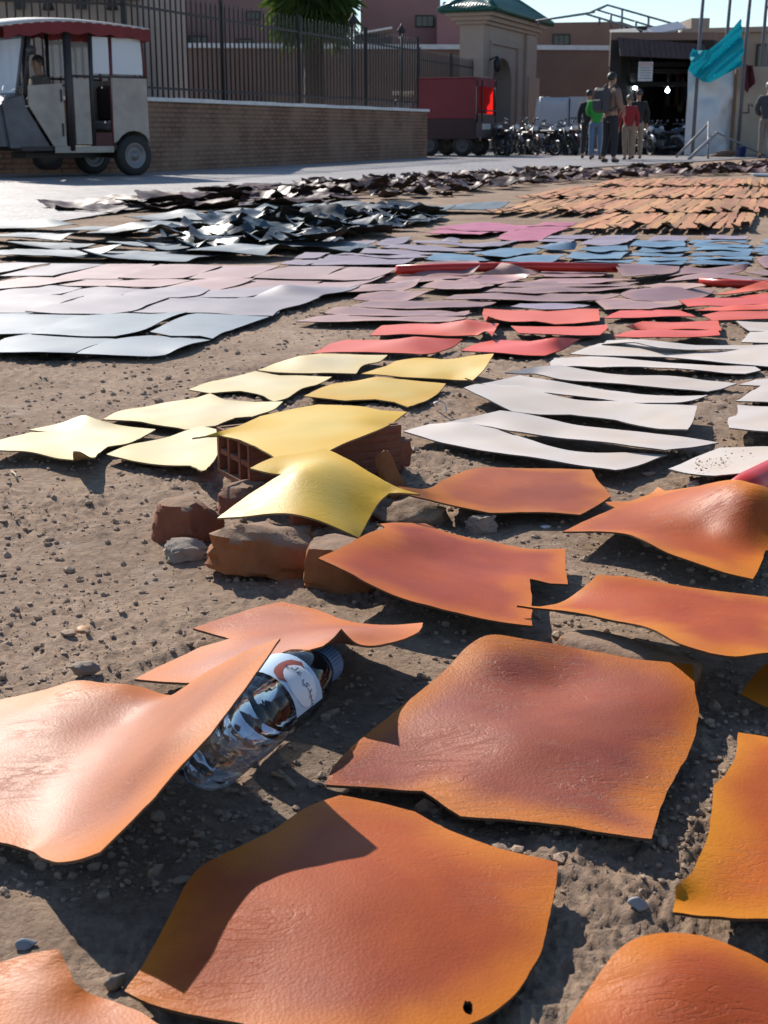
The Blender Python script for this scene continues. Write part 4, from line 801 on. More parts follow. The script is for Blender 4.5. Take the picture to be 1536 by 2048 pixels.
# ------------------------------------------------------------ brick wall with iron fence
PL = dict(cream=mat('cream_render', (0.38, 0.30, 0.245), (0.31, 0.245, 0.2), 0.9, 0.6, 0.3, 30), beige=mat('beige_render', (0.42, 0.31, 0.235), (0.34, 0.25, 0.19), 0.9, 0.5, 0.3, 30),
          pink=mat('pink_render', (0.36, 0.19, 0.175), (0.29, 0.155, 0.145), 0.9, 0.5, 0.3, 30), mauve=mat('mauve_render', (0.24, 0.15, 0.14), (0.19, 0.12, 0.115), 0.9, 0.5, 0.3, 30),
          brown=mat('brown_render', (0.245, 0.155, 0.12), (0.18, 0.112, 0.09), 0.9, 0.4, 0.3, 30), white=mat('white_lime', (0.78, 0.77, 0.75), rough=0.8, scale=4), dark=mat('dark_opening', (0.02, 0.02, 0.022), rough=0.4),
          iron=mat('dark_iron', (0.02, 0.017, 0.017), rough=0.55), steel=mat('grey_steel', (0.30, 0.31, 0.33), rough=0.45, metal=0.6), black=mat('black_rubber', (0.02, 0.02, 0.02), rough=0.7), wood=mat('weathered_wood', (0.20, 0.13, 0.085), rough=0.85, scale=9))
def bricks_mat():
    m, nt, N, L, B = newmat('thin_brick'); tc = N.new('ShaderNodeTexCoord')
    mp = N.new('ShaderNodeMapping'); mp.inputs['Rotation'].default_value = (R(90), 0, 0); L.new(tc.outputs['Object'], mp.inputs[0])
    br = N.new('ShaderNodeTexBrick'); br.inputs['Scale'].default_value = 1; br.inputs['Brick Width'].default_value = 0.24; br.inputs['Row Height'].default_value = 0.075; br.inputs['Mortar Size'].default_value = 0.014
    br.inputs['Color1'].default_value = (0.27, 0.15, 0.095, 1); br.inputs['Color2'].default_value = (0.205, 0.11, 0.07, 1); br.inputs['Mortar'].default_value = (0.11, 0.072, 0.053, 1); L.new(mp.outputs[0], br.inputs['Vector'])
    n1 = noise(N, L, tc.outputs['Object'], 1.1, 6, 0.6); r1 = ramp(N, L, n1.outputs['Fac'], (0, 0, 0), (1, 1, 1), 0.42, 0.62)
    mx = N.new('ShaderNodeMix'); mx.data_type = 'RGBA'; q = N.new('ShaderNodeMath'); q.operation = 'MULTIPLY'; q.inputs[1].default_value = 0.55; L.new(r1.outputs[0], q.inputs[0]); L.new(q.outputs[0], mx.inputs[0]); L.new(br.outputs[0], mx.inputs[6]); mx.inputs[7].default_value = (0.31, 0.21, 0.145, 1)
    L.new(mx.outputs[2], B.inputs['Base Color']); B.inputs['Roughness'].default_value = 0.9
    b = N.new('ShaderNodeBump'); b.invert = True; b.inputs['Strength'].default_value = 0.8; b.inputs['Distance'].default_value = 0.015; L.new(br.outputs['Fac'], b.inputs['Height']); L.new(b.outputs[0], B.inputs['Normal']); return m
BRK = bricks_mat()
WA, WB = P(285, 345.5), P(854, 315); wd = (WB - WA); wlen = wd.length; wdn = wd.normalized(); wang = math.atan2(wd.y, wd.x)
WC = WA + Vector((-0.93, -0.36, 0)) * 7.0
HW = 1.06
def wall_run(name, label, A, ang, L_, dep=0.45):
    rt_ = empty(name, A, ang); tag(rt_, label, 'wall')
    MB().box((0, 0, 0), (L_, dep, HW)).build('brickwork', BRK, rt_)
    k = 0; x = -0.03
    while x < L_:                                   # coping slabs, laid end to end
        e = min(x + 1.2, L_ + 0.04)
        MB().box((x + 0.006, -0.05, HW + 0.002), (e - 0.006, dep + 0.05, HW + 0.062 + 0.006 * (k % 2)), 0.006).build('coping_slab', PL['white'], rt_); x = e; k += 1
wall_run('brick_wall', 'long low thin-brick wall with pale coping that runs to the parked truck', WA, wang, wlen)
a2 = math.atan2(0.36, 0.93)
wall_run('brick_wall', 'low brick wall section behind the three-wheeler', WC, a2, 6.93)
def fence(name, label, A, ang, L_, z0, z1, step, posts, lamps=(), yoff=0.22):
    rt_ = empty(name, A, ang); tag(rt_, label, 'fence')
    bar = MB(); bar.tube([(0, 0, z0), (0, 0, z1 - 0.10), (0, 0, z1)], [0.017, 0.017, 0.002], 5); me = bar.mesh('bar', PL['iron'])
    x = 0.1
    while x < L_: o = obj('bar', me, rt_, (x, yoff, 0)); x += step
    for z in (z0 + 0.14, z1 - 0.30): MB().box((0, yoff - 0.015, z), (L_, yoff + 0.015, z + 0.035)).build('rail', PL['iron'], rt_)
    for x in posts: MB().box((x - 0.022, yoff - 0.03, z0), (x + 0.022, yoff + 0.03, z1 + 0.03)).build('post', PL['iron'], rt_)
    for x in lamps:
        m = MB()
        for s in (-0.1, 0, 0.1): m.tube([(x + s, yoff, z0), (x + s, yoff, z1 + 0.05)], 0.016, 5)
        m.lathe([(0.02, z1 + 0.04), (0.11, z1 + 0.05), (0.10, z1 + 0.12), (0.03, z1 + 0.20), (0.01, z1 + 0.26)], 8, Matrix.Translation((x, yoff, 0))); m.build('lantern', PL['iron'], rt_)
fence('iron_fence', 'tall dark iron fence of upright bars on the long low wall', WA, wang, wlen, HW + 0.06, 2.74, 0.17, (0.05, 3.2, 6.4, 9.9, wlen - 0.1), (9.15, 12.1))
fence('iron_fence', 'tall dark iron fence section behind the three-wheeler', WC, a2, 6.9, HW + 0.06, 2.74, 0.12, (1.0, 3.0, 5.0))
FA, FB = PD(836, 300, 38.0), PD(948, 300, 43.2); fd = FB - FA
fence('iron_fence', 'low iron fence between the truck and the arched gate', Vector((FA.x, FA.y, 0)), math.atan2(fd.y, fd.x), fd.length, 0.05, 2.74, 0.17, (0.05, 3.0, fd.length - .1), yoff=0.0)

# ------------------------------------------------------------ buildings behind
def win(parent, x0, x1, z0, z1, y, bars=True, fr=0.06):
    f = MB(); f.box((x0 - fr, y - 0.05, z0 - fr), (x1 + fr, y - 0.004, z0)); f.box((x0 - fr, y - 0.05, z1), (x1 + fr, y - 0.004, z1 + fr)); f.box((x0 - fr, y - 0.05, z0 + 0.001), (x0, y - 0.004, z1 - 0.001)); f.box((x1, y - 0.05, z0 + 0.001), (x1 + fr, y - 0.004, z1 - 0.001))
    w = f.build('window', PL['iron'], parent)
    MB().box((x0 + 0.002, y - 0.03, z0 + 0.002), (x1 - 0.002, y - 0.006, z1 - 0.002)).build('pane', mat('dark_glass', (0.015, 0.018, 0.022), rough=0.15), w)
    if bars:
        for k in (1, 2): MB().box((x0 + (x1 - x0) * k / 3 - 0.015, y - 0.045, z0 + 0.003), (x0 + (x1 - x0) * k / 3 + 0.015, y - 0.032, z1 - 0.003)).build('bar', PL['iron'], w)
def house(name, label, px0, px1, ytop, D, dep, m, wins=(), cap=0.0, capm=None, z0=0.0, ytop2=None, cat='building', skew=0.0):
    x0, x1 = XD(px0, D), XD(px1, D); z1 = ZD(ytop, D); z2 = ZD(ytop2, D) if ytop2 is not None else z1
    rt_ = empty(name, ((x0 + x1) / 2, D, z0)); tag(rt_, label, cat); c = (x0 + x1) / 2
    MB().prism([(x0 - c, 0), (x1 - c, 0), (x1 - c, z2 - z0), (x0 - c, z1 - z0)], 0, dep).skew(skew).build('wall', m, rt_)
    if cap: MB().prism([(x0 - c - 0.05, z1 - z0 + 0.002), (x1 - c + 0.05, z2 - z0 + 0.002), (x1 - c + 0.05, z2 - z0 + cap), (x0 - c - 0.05, z1 - z0 + cap)], -0.12, dep + 0.12).skew(skew).build('coping', capm, rt_)
    for (a, b, t, u) in wins: win(rt_, XD(a, D) - c, XD(b, D) - c, ZD(u, D) - z0, ZD(t, D) - z0, 0.0)
    return rt_
house('boundary_wall', 'long brown rendered wall with a bright white coping behind the iron fence', 240, 1238, 95, 53, 0.5, PL['brown'], cap=0.17, capm=PL['white'], ytop2=101, cat='wall')
cb = house('cream_building', 'tall cream building behind the fence with hanging dark lanterns', -150, 291, -160, 25.5, 6, PL['cream'])
D = 25.5; cx = (XD(-150, D) + XD(291, D)) / 2
MB().box((XD(-150, D) - cx, -0.10, ZD(1, D)), (XD(291, D) - cx + 0.08, -0.002, ZD(-12, D))).build('ledge', mat('grey_band', (0.16, 0.14, 0.125), rough=.9), cb)
for px in (60, 118, 180, 242):
    x = XD(px, D) - cx; m = MB()
    if px in (60, 180): m.box((x - 0.09, -0.16, ZD(20, D)), (x + 0.09, -0.11, ZD(-2, D))); m.build('bracket', PL['iron'], cb)
    else: m.lathe([(0.02, ZD(-2, D)), (0.07, ZD(6, D)), (0.11, ZD(22, D)), (0.02, ZD(24, D))], 8, Matrix.Translation((x, -0.24, 0))); m.tube([(x, -0.24, ZD(-2, D)), (x, -0.05, ZD(-4, D))], 0.02, 5); m.build('lantern', PL['iron'], cb)
house('pink_house', 'low mauve-pink house in front of the open sky beside the cream building', 230, 362, 47, 58, 5, PL['mauve'])
house('tall_house', 'tall dark mauve house with small barred windows behind the palm', 358, 660, -60, 60, 8, PL['mauve'], ((384, 420, 74, 88), (480, 508, 80, 90), (500, 524, 25, 38)))
house('pink_house', 'tall pink rendered house behind the fence lanterns', 722, 878, -70, 64, 8, PL['pink'], ((832, 864, 33, 52),))
house('pink_house', 'lower rosy house between the tall pink house and the gate', 872, 960, 28, 62, 6, mat('rosy_render', (0.40, 0.20, 0.195), (0.34, 0.17, 0.165), 0.9, 0.5))
house('brown_house', 'brown flat-roofed house right of the gate with one small window', 1045, 1232, 46, 57, 7, PL['brown'], ((1102, 1131, 71, 89),), ytop2=43, skew=0.397)
# lean-to with a white roof
lt = empty('roof_shed', (XD(745, 56), 56, 0)); tag(lt, 'small dark shed with a sloping pale roof behind the fence', 'shed'); cx = XD(745, 56)
MB().box((XD(712, 56) - cx, 0, 0), (XD(782, 56) - cx, 3, ZD(74, 56))).build('wall', mat('shed_dark', (0.05, 0.045, 0.05), rough=.8), lt)
MB().prism([(XD(712, 56) - cx, ZD(71, 56)), (XD(784, 56) - cx, ZD(58, 56)), (XD(784, 56) - cx, ZD(54, 56)), (XD(712, 56) - cx, ZD(67, 56))], -0.3, 3.2).build('roof', PL['white'], lt)

# arched gate with a green tiled roof
def gate():
    A, Bv = PD(963, 300, 42.8), PD(1062, 300, 48.2); A.z = Bv.z = 0; d = Bv - A; L_ = d.length; ang = math.atan2(d.y, d.x)
    g = empty('arched_gate', A, ang); tag(g, 'cream arched gateway with a green tiled hipped roof', 'gate')
    H = 3.70; dep = 0.75; q = mat('gate_render', (0.43, 0.335, 0.275), (0.36, 0.28, 0.23), 0.9, 0.7, 0.25, 25)
    def onface(px):                                   # distance along the face for a column of the photograph
        lo, hi = 0.0, L_
        for _ in range(30):
            t = (lo + hi) / 2; p = A + d.normalized() * t; x = CX + FPX * p.x / (p.y * cp_ + (CAMH - 2) * sp_)
            if x < px: lo = t
            else: hi = t
        return t
    a0, a1 = onface(985), onface(1023); zs, zt = 2.0, 2.82; am = (a0 + a1) / 2; hw = (a1 - a0) / 2
    arch = [(a0, 0), (a0, zs)] + [(am - hw * math.cos(t) ** 0.85 if t < math.pi / 2 else am + hw * abs(math.cos(t)) ** 0.85, zs + (zt - zs) * math.sin(t) ** 0.9) for t in [math.pi * k / 16 for k in range(1, 16)]] + [(a1, zs), (a1, 0)]
    MB().prism([(0, 0)] + arch + [(L_, 0), (L_, H), (0, H)], 0, dep).build('wall', q, g)
    b0, b1, bz = onface(977), onface(1033), 3.28
    fr = MB(); fr.box((b0, -0.07, 0.3), (b0 + 0.10, -0.003, bz)); fr.box((b1 - 0.1, -0.07, 0.3), (b1, -0.003, bz)); fr.box((b0 + 0.101, -0.07, bz - 0.1), (b1 - 0.101, -0.003, bz)); fr.build('arch_frame', q, g)
    for x0, x1, zz in ((onface(1046), L_ + 0.02, H - 0.02), (onface(1049), L_ + 0.35, 2.35), (-0.02, onface(970), 2.2)): MB().box((x0, -0.14 if zz < 3 else -0.10, 0), (x1, -0.004, zz)).build('pilaster', q, g)
    for k, (o_, z0, z1) in enumerate(((0.10, H + .002, H + 0.10), (0.22, H + 0.102, H + 0.22), (0.36, H + 0.222, H + 0.34))): MB().box((-o_, -o_, z0), (L_ + o_, dep + o_, z1)).build('cornice', q, g)
    gm, nt, N, L, B = newmat('green_tile'); B.inputs['Base Color'].default_value = (0.008, 0.085, 0.06, 1); B.inputs['Roughness'].default_value = 0.3
    o = 0.5; z0, z1 = H + 0.342, H + 1.0; rf = MB(); x0, x1, y0, y1 = -o, L_ + o, -o, dep + o; ym = (y0 + y1) / 2; ri = 1.5
    V = [(x0, y0, z0), (x1, y0, z0), (x1, y1, z0), (x0, y1, z0), (x0 + ri, ym, z1), (x1 - ri, ym, z1)]
    rf.add(V, [(0, 1, 5, 4), (1, 2, 5), (2, 3, 4, 5), (3, 0, 4), (3, 2, 1, 0)]); r_ = rf.build('roof', gm, g)
    m1 = MB().tube([(0, 0, 0), (0, 1, 0)], 0.07, 6).mesh('tile_row', gm)
    def row(p, q_):
        p, q_ = Vector(p), Vector(q_); o1 = obj('tile_row', m1, r_, p); o1.scale = (1, (q_ - p).length, 1); o1.rotation_euler = (q_ - p).to_track_quat('Y', 'Z').to_euler()
    n = 30
    for k in range(n + 1):
        x = x0 + (x1 - x0) * k / n; t = min(1, (x - x0) / ri, (x1 - x) / ri)
        if t > 0.03: row((x, y0, z0 + 0.02), (x, y0 + (ym - y0) * t, z0 + (z1 - z0) * t + 0.02))
    for k in range(1, 18):
        y = y0 + (y1 - y0) * k / 18; t = min(1, (y - y0) / (ym - y0), (y1 - y) / (y1 - ym)); row((x0, y, z0 + 0.02), (x0 + ri * t, y, z0 + (z1 - z0) * t + 0.02))
    for p, q_ in ((V[0], V[4]), (V[1], V[5]), (V[3], V[4]), (V[4], V[5])): MB().tube([Vector(p) + Vector((0, 0, .05)), Vector(q_) + Vector((0, 0, .05))], 0.09, 6).build('ridge_tiles', gm, r_)
    lm = MB(); lm.tube([(0.5, -0.05, 2.7), (0.5, -0.3, 2.8)], 0.025, 5); lm.lathe([(0.03, 2.35), (0.1, 2.4), (0.13, 2.65), (0.02, 2.8)], 6, Matrix.Translation((0.5, -0.3, 0))); lm.build('wall_lamp', PL['iron'], g)
    MB().box((a0 + 0.9, dep * 0.7, 0), (a1 - 0.02, dep * 0.7 + 0.06, 1.9)).build('door_leaf', PL['iron'], g)
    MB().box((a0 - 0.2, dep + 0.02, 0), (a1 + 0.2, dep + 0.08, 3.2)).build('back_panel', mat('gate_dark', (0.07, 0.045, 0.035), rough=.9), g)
gate()
# small green roofed kiosk behind the gate
kd = 66; ks = empty('green_kiosk', (XD(905, kd), kd, 0)); tag(ks, 'small green-roofed lookout behind the gate roof', 'kiosk'); cx = XD(905, kd)
MB().box((XD(884, kd) - cx, 0, 0), (XD(930, kd) - cx, 2.5, ZD(30, kd))).build('wall', mat('shed_dark', (0.05, 0.045, 0.05)), ks)
MB().prism([(XD(876, kd) - cx, ZD(29, kd)), (XD(884, kd) - cx, ZD(4, kd)), (XD(905, kd) - cx, ZD(11, kd)), (XD(935, kd) - cx, ZD(9, kd)), (XD(938, kd) - cx, ZD(29, kd))], -0.3, 2.8).build('roof', bpy.data.materials['green_tile'], ks)

# market hall, right-hand buildings
SK = 0.397
def hall():
    D = 38.5; x0, x1 = XD(1236, D), XD(1395, D); c = (x0 + x1) / 2; zt = ZD(80, D); h = empty('market_hall', (c, D, 0)); tag(h, 'open dark market hall with a brown sloping awning', 'building')
    a, b = x0 - c, x1 - c; dk = mat('hall_inside_shade', (0.035, 0.028, 0.025), rough=0.9)  # near-black wall colour carries the shade inside the hall
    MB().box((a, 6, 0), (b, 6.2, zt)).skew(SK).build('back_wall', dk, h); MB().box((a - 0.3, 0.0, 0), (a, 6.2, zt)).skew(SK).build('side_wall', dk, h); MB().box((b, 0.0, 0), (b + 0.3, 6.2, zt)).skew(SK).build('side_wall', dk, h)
    MB().box((a - 0.3, 0.0, zt + .002), (b + 0.3, 6.2, zt + 0.2)).skew(SK).build('roof', PL['brown'], h)
    aw = MB(); za, zb = ZD(75, D), ZD(100, D); zc = ZD(121, D); a -= 0.12; b += 0.05
    n = 17
    for k in range(n):
        u0, u1 = k / n, (k + 1) / n - 0.004; X0, X1 = a + (b - a) * u0, a + (b - a) * u1
        t0, t1 = za + (zb - za) * u0 * 0.55, za + (zb - za) * u1 * 0.55; lo = zc + 0.1 * (1 - u0)
        MB().add([(X0, -0.55, lo), (X1, -0.55, lo), (X1, -0.02, t1), (X0, -0.02, t0), (X0, -0.52, lo - .02), (X1, -0.52, lo - .02), (X1, 0.0, t1 - .03), (X0, 0.0, t0 - .03)], [(0, 1, 2, 3), (7, 6, 5, 4), (0, 4, 5, 1), (1, 5, 6, 2), (2, 6, 7, 3), (3, 7, 4, 0)]).build('awning_slat', mat('awning_brown', (0.10, 0.06, 0.055), rough=.8), h)
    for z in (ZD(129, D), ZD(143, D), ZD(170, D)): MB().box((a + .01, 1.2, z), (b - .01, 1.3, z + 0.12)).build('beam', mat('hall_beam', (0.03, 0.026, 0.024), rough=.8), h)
    rr = random.Random(5)
    for k in range(11):                                 # goods hanging at the back of the hall
        x = a + 0.5 + (b - a - 0.8) * k / 10; w = rr.uniform(0.10, 0.22); z = rr.uniform(0.9, 1.5)
        g = MB().box((x - w, 5.2, z), (x + w, 5.4, z + rr.uniform(0.5, 1.1)), 0.05).skew(SK).build('hanging_goods', mat('goods%d' % (k % 4), ((0.10, 0.10, 0.10), (0.16, 0.05, 0.04), (0.20, 0.19, 0.18), (0.06, 0.07, 0.12))[k % 4]), h)
    for px, py in ((1270, 175), (1335, 181)):
        p = PD(px, py, D + 1.5); o = MB().lathe([(0.005, -0.06), (0.055, -0.035), (0.06, 0.02), (0.02, 0.06), (0.015, 0.10)], 10).build('hall_lamp', mat('lamp_glow', (0.9, 0.95, 1.0), emit=((0.75, 0.9, 1.0), 14.0)), None, p)
        cord = MB().tube([(0, 0, 0.10), (0, 0, zt - p.z)], 0.008, 4).build('cord', PL['iron'], o)
        tag(o, 'glowing white bulb hanging inside the dark market hall', 'lamp', 'bulbs in the market hall')
    s = empty('hanging_sign', PD(1291, 143, D - 0.75)); tag(s, 'white notice board hanging under the brown awning', 'sign')
    wS, hS = (XD(1305, D) - XD(1277, D)) / 2, (ZD(124, D) - ZD(162, D)) / 2
    bd = MB().box((-wS, 0, -hS), (wS, 0.03, hS), 0.005).build('board', mat('sign_white', (0.62, 0.62, 0.62), rough=.6), s)
    MB().box((-wS * .92, -0.006, hS * .55), (wS * .92, -0.001, hS * .95)).build('header', mat('sign_rose', (0.55, 0.38, 0.36), rough=.6), bd)
    gi = mat('sign_ink', (0.16, 0.16, 0.17), rough=.6)
    for k in range(5): MB().box((-wS * (.7 if k % 2 else .8), -0.006, hS * (0.34 - 0.27 * k)), (wS * (.62 if k == 3 else .78), -0.001, hS * (0.42 - 0.27 * k))).build('text_line', gi, bd)
    for xx in (-wS * .8, wS * .8): MB().tube([(xx, 0.015, hS), (xx, 0.4, hS + 0.35)], 0.008, 4).build('chain', PL['iron'], s)
hall()
rb_ = house('cream_shop', 'cream flat-roofed shop building behind the turquoise cloth with a blue window', 1380, 1660, 68, 42, 6, PL['beige'], ((1505, 1532, 92, 132),), cap=0.15, capm=PL['beige'], ytop2=60, skew=0.397)
house('cream_shop', 'low cream block between the market hall awning and the poles', 1245, 1415, 79, 47, 3, PL['beige'], cap=0.1, capm=PL['cream'], ytop2=73, skew=0.397)
house('grey_shop', 'grey stepped roof room above the market hall', 1352, 1560, 57, 50, 3, mat('grey_block', (0.33, 0.27, 0.235), rough=.9), skew=0.397)
house('roof_room', 'small pale cube on the roof beside the poles', 1370, 1406, 36, 52, 2, PL['cream'], cat='building')
# tin roof strips and dark shed on the hall roof
sh = house('roof_shelter', 'dark shelter with pale corrugated strips on the hall roof', 1240, 1345, 52, 47, 3, mat('shelter_dark', (0.05, 0.042, 0.04), rough=.8), z0=2.8, cat='shed')
for k, (p0, p1) in enumerate((((1232, 72), (1284, 68)), ((1300, 74), (1352, 62)), ((1310, 68), (1372, 54)))):
    a, b = PD(*p0, 41.0 - k * .2), PD(*p1, 42.2 + k * .3); m = MB(); e = Vector((0, 1.2, 0.25)); m.add([a, b, b + e, a + e, a - Vector((0, 0, .05)), b - Vector((0, 0, .05)), b + e - Vector((0, 0, .05)), a + e - Vector((0, 0, .05))], [(0, 1, 2, 3), (7, 6, 5, 4), (0, 4, 5, 1), (1, 5, 6, 2), (2, 6, 7, 3), (3, 7, 4, 0)])
    o = m.build('tin_sheet', PL['steel'] if k else mat('tin_cream', (0.5, 0.47, 0.40), rough=.6)); tag(o, 'pale corrugated tin sheet lying on the market hall roof', 'tin sheet', 'tin sheets on the hall roof')
# steel canopy frame on the roof
cf = empty('canopy_frame', PD(1215, 75, 46)); tag(cf, 'bare steel gabled canopy frame standing on the roof above the hall', 'frame'); base = PD(1215, 75, 46)
def beam(p, q, Dp, Dq, r=0.035, n='beam'): MB().tube([PD(*p, Dp) - base, PD(*q, Dq) - base], r, 6).build(n, PL['steel'], cf)
for p, q, a, b in (((1072, 42), (1190, 24), 46, 46), ((1172, 28), (1215, 10), 46, 46), ((1215, 10), (1345, 47), 46, 46), ((1195, 20), (1320, 58), 50, 50), ((1172, 28), (1300, 66), 46, 46), ((1195, 20), (1215, 10), 50, 46), ((1072, 42), (1172, 28), 46, 50)): beam(p, q, a, b)
for px, y0, y1 in ((1244, 18, 66), (1297, 33, 60), (1222, 28, 56), (1272, 42, 64), (1076, 40, 52), (1199, 34, 50)): beam((px, y0), (px, y1), 46, 46, 0.04, 'upright')
# ------------------------------------------------------------ sheet-metal hoarding, poles, cloths, debris
def hoarding():
    D = 35.8; c = XD(1415, D); zt = ZD(143, D)
    h = empty('metal_hoarding', (c, D, 0)); tag(h, 'tall dented white metal panel standing under the turquoise cloth', 'panel')
    x0, x1 = XD(1371, D) - c, XD(1462, D) - c; m = MB(); nx, nz = 26, 40; V = []
    for j in range(nz + 1):
        for i in range(nx + 1):
            x = x0 + (x1 - x0) * i / nx; z = 0.02 + zt * j / nz
            V.append((x, 0.12 * (float(vn(x * 1.6 + 5, z * 1.3, 71)) - 0.5) + 0.05 * (float(vn(x * 5, z * 4, 72)) - 0.5) + 0.10 * abs(x - x0 - (x1 - x0) * 0.45), z))
    F = [(j * (nx + 1) + i, j * (nx + 1) + i + 1, (j + 1) * (nx + 1) + i + 1, (j + 1) * (nx + 1) + i) for j in range(nz) for i in range(nx)]
    n = len(V); m.add(V, F, True); m.add([(x, y + 0.03, z) for x, y, z in V], [tuple(reversed(f)) for f in F], True)
    m.build('sheet', mat('galvanised', (0.60, 0.61, 0.64), (0.50, 0.51, 0.55), 0.42, 2.2, metal=0.25), h)
    MB().box((x1 + 0.01, -0.05, 0), (x1 + 0.07, 0.05, zt + 0.05)).build('edge_post', PL['wood'], h)
    D2 = 36.3; c2 = XD(1530, D2); h2 = empty('metal_hoarding', (c2, D2, 0)); tag(h2, 'dull beige metal panel with scribbles beside the white one', 'panel')
    y0, y1 = XD(1468, D2) - c2, XD(1640, D2) - c2; z2 = ZD(133, D2)
    MB().box((y0, 0, 0.02), (y1, 0.05, z2), 0.01).build('sheet', mat('beige_metal', (0.36, 0.30, 0.235), (0.29, 0.24, 0.19), 0.6, 1.5), h2)
    gi = mat('scribble', (0.12, 0.105, 0.09), rough=.8)
    for (a, b, p, q) in ((1478, 225, 1497, 226), (1497, 214, 1498, 226), (1497, 208, 1499, 213), (1503, 208, 1505, 213), (1512, 209, 1513, 228), (1513, 226, 1530, 230)):
        A_, B_ = PD(a, b, D2), PD(p, q, D2); MB().tube([(A_.x - c2, -0.004, A_.z), (B_.x - c2, -0.004, B_.z)], 0.018, 4).build('scribble', gi, h2)
hoarding()
for px, D_, top, lean, lab in ((1387, 35.3, -60, 0.05, 'grey pole at the free corner of the turquoise cloth'), (1440, 37.0, -60, 0.05, 'grey pole rising behind the middle of the turquoise cloth'), (1478, 35.3, -60, 0.06, 'grey pole carrying the peak of the turquoise cloth'), (1513, 37.2, -60, 0.02, 'grey pole in front of the blue window'), (1524, 36.9, -60, 0.04, 'grey pole with a ring standing close to another pole')):
    x = XD(px, D_); zt = ZD(top, D_)
    o = MB().tube([(0, 0, 0), (lean * 0.4, 0, zt * 0.6), (lean, 0, zt)], 0.045, 8).build('steel_pole', mat('pole_grey', (0.12, 0.125, 0.15), rough=.5), None, (x, D_, 0)); tag(o, 'tall ' + lab, 'pole')
    if px == 1524: MB().tube([(0.05 + 0.14 * math.cos(t), -0.06, ZD(14, D_) + 0.14 * math.sin(t)) for t in [k * math.pi / 6 for k in range(12)]], 0.02, 6, closed=True).build('ring', PL['steel'], o)
def cloth(name, label, outline, D_, mats, folds, seed):
    W = [(PD(x, y, D_).x, PD(x, y, D_).z, 0.0) for x, y in outline]; c = np.array(W).mean(0)
    me, cc = sheet_mesh(name, [(a - c[0], b - c[1], 0) for a, b, _ in W], (mats, mats), (), th=0.006, wave=0.0, seed=seed, res=0.04, ground=False, jag=0)
    for v in me.vertices:
        x, z = v.co.x + cc.x, v.co.y + cc.y; t = (x * folds[0] + z * folds[1])
        y = -0.10 - v.co.z + 0.085 * math.sin(t * folds[2] + 2.0 * float(vn(x * 1.3, z * 1.3, seed + 3))) + 0.07 * math.sin(t * folds[2] * 2.1 + x * 2) + 0.10 * (float(vn(x * 2.2 + 3, z * 2.2, seed)) - .5)
        v.co = Vector((x, y, z))
    me.flip_normals() if False else None
    return tag(obj(name, me, None, (c[0], D_, c[1])), label, 'cloth')
tm, nt, N, L, B = newmat('turquoise_net'); B.inputs['Base Color'].default_value = (0.01, 0.42, 0.50, 1); B.inputs['Roughness'].default_value = 0.75
tr = N.new('ShaderNodeBsdfTranslucent'); tr.inputs[0].default_value = (0.02, 0.55, 0.66, 1); mxs = N.new('ShaderNodeMixShader'); mxs.inputs[0].default_value = 0.4
L.new(B.outputs[0], mxs.inputs[1]); L.new(tr.outputs[0], mxs.inputs[2]); L.new(mxs.outputs[0], N['Material Output'].inputs['Surface'])
cloth('turquoise_cloth', 'turquoise cloth tied high on a pole and sagging over the white panel', [(1479, 38), (1484, 70), (1483, 131), (1466, 140), (1440, 155), (1416, 166), (1400, 162), (1388, 152), (1375, 141), (1378, 128), (1382, 98), (1398, 101), (1413, 101), (1435, 85), (1455, 65), (1468, 50)], 35.2, tm, (0.6, -0.8, 13.0), 81)
cloth('maroon_cloth', 'maroon rag hanging over the beige panel', [(1486, 128), (1504, 131), (1504, 150), (1507, 165), (1500, 176), (1493, 186), (1486, 178), (1487, 155)], 36.2, mat('maroon_rag', (0.11, 0.02, 0.03), rough=.9), (1, 0.1, 20), 82)
for a, b, ra, rb2, lab in (((1418, 246), (1352, 316), 0.03, 0.03, 'slanting grey steel strut leaning on the upright post'), ((1433, 265), (1378, 320), 0.04, 0.04, 'thick dark grey strut crossing in front of the white panel'), ((1433, 265), (1530, 312), 0.025, 0.025, 'thin dark strut sloping to the standing man'), ((1417, 244), (1416, 318), 0.025, 0.025, 'short upright grey post before the white panel')):
    A_, B_ = PD(*a, 33.5), P(*b); o = MB().tube([(0, 0, 0.02), A_ - B_], ra, 6).build('steel_strut', mat('strut_grey', (0.22, 0.22, 0.24), rough=.5), None, B_); tag(o, lab, 'strut')
def bucket():
    p = P(1481, 315); b = empty('bucket', p); tag(b, 'blue plastic bucket on the ground before the beige panel', 'bucket'); bl = mat('bucket_blue', (0.02, 0.04, 0.16), rough=.4)
    MB().lathe([(0.10, 0.0), (0.135, 0.24), (0.145, 0.24), (0.145, 0.26), (0.125, 0.26), (0.09, 0.02)], 16).build('tub', bl, b)
    MB().tube([(0.13 * math.cos(t), 0, 0.25 + 0.13 * math.sin(t)) for t in [math.pi * k / 8 for k in range(9)]], 0.006, 5).build('handle', PL['steel'], b)
bucket()
put('white_bag', 'lumpy white sack slumped beside the blue bucket', rock_mesh('sack', (0.34, 0.3, 0.42), 41, mat('sack_white', (0.42, 0.43, 0.47), rough=.6), 0.35, 4), 1500, 309, 0, sink=0.05, cat='sack')
put('rubble_pile', 'low brown pile of rubble at the foot of the white panel', rock_mesh('pile', (0.9, 0.5, 0.28), 42, mat('rubble_brown', (0.22, 0.14, 0.10), rough=.9, bump=.6, bscale=30), 0.6), 1448, 314, 0.1, sink=0.3, cat='rubble')
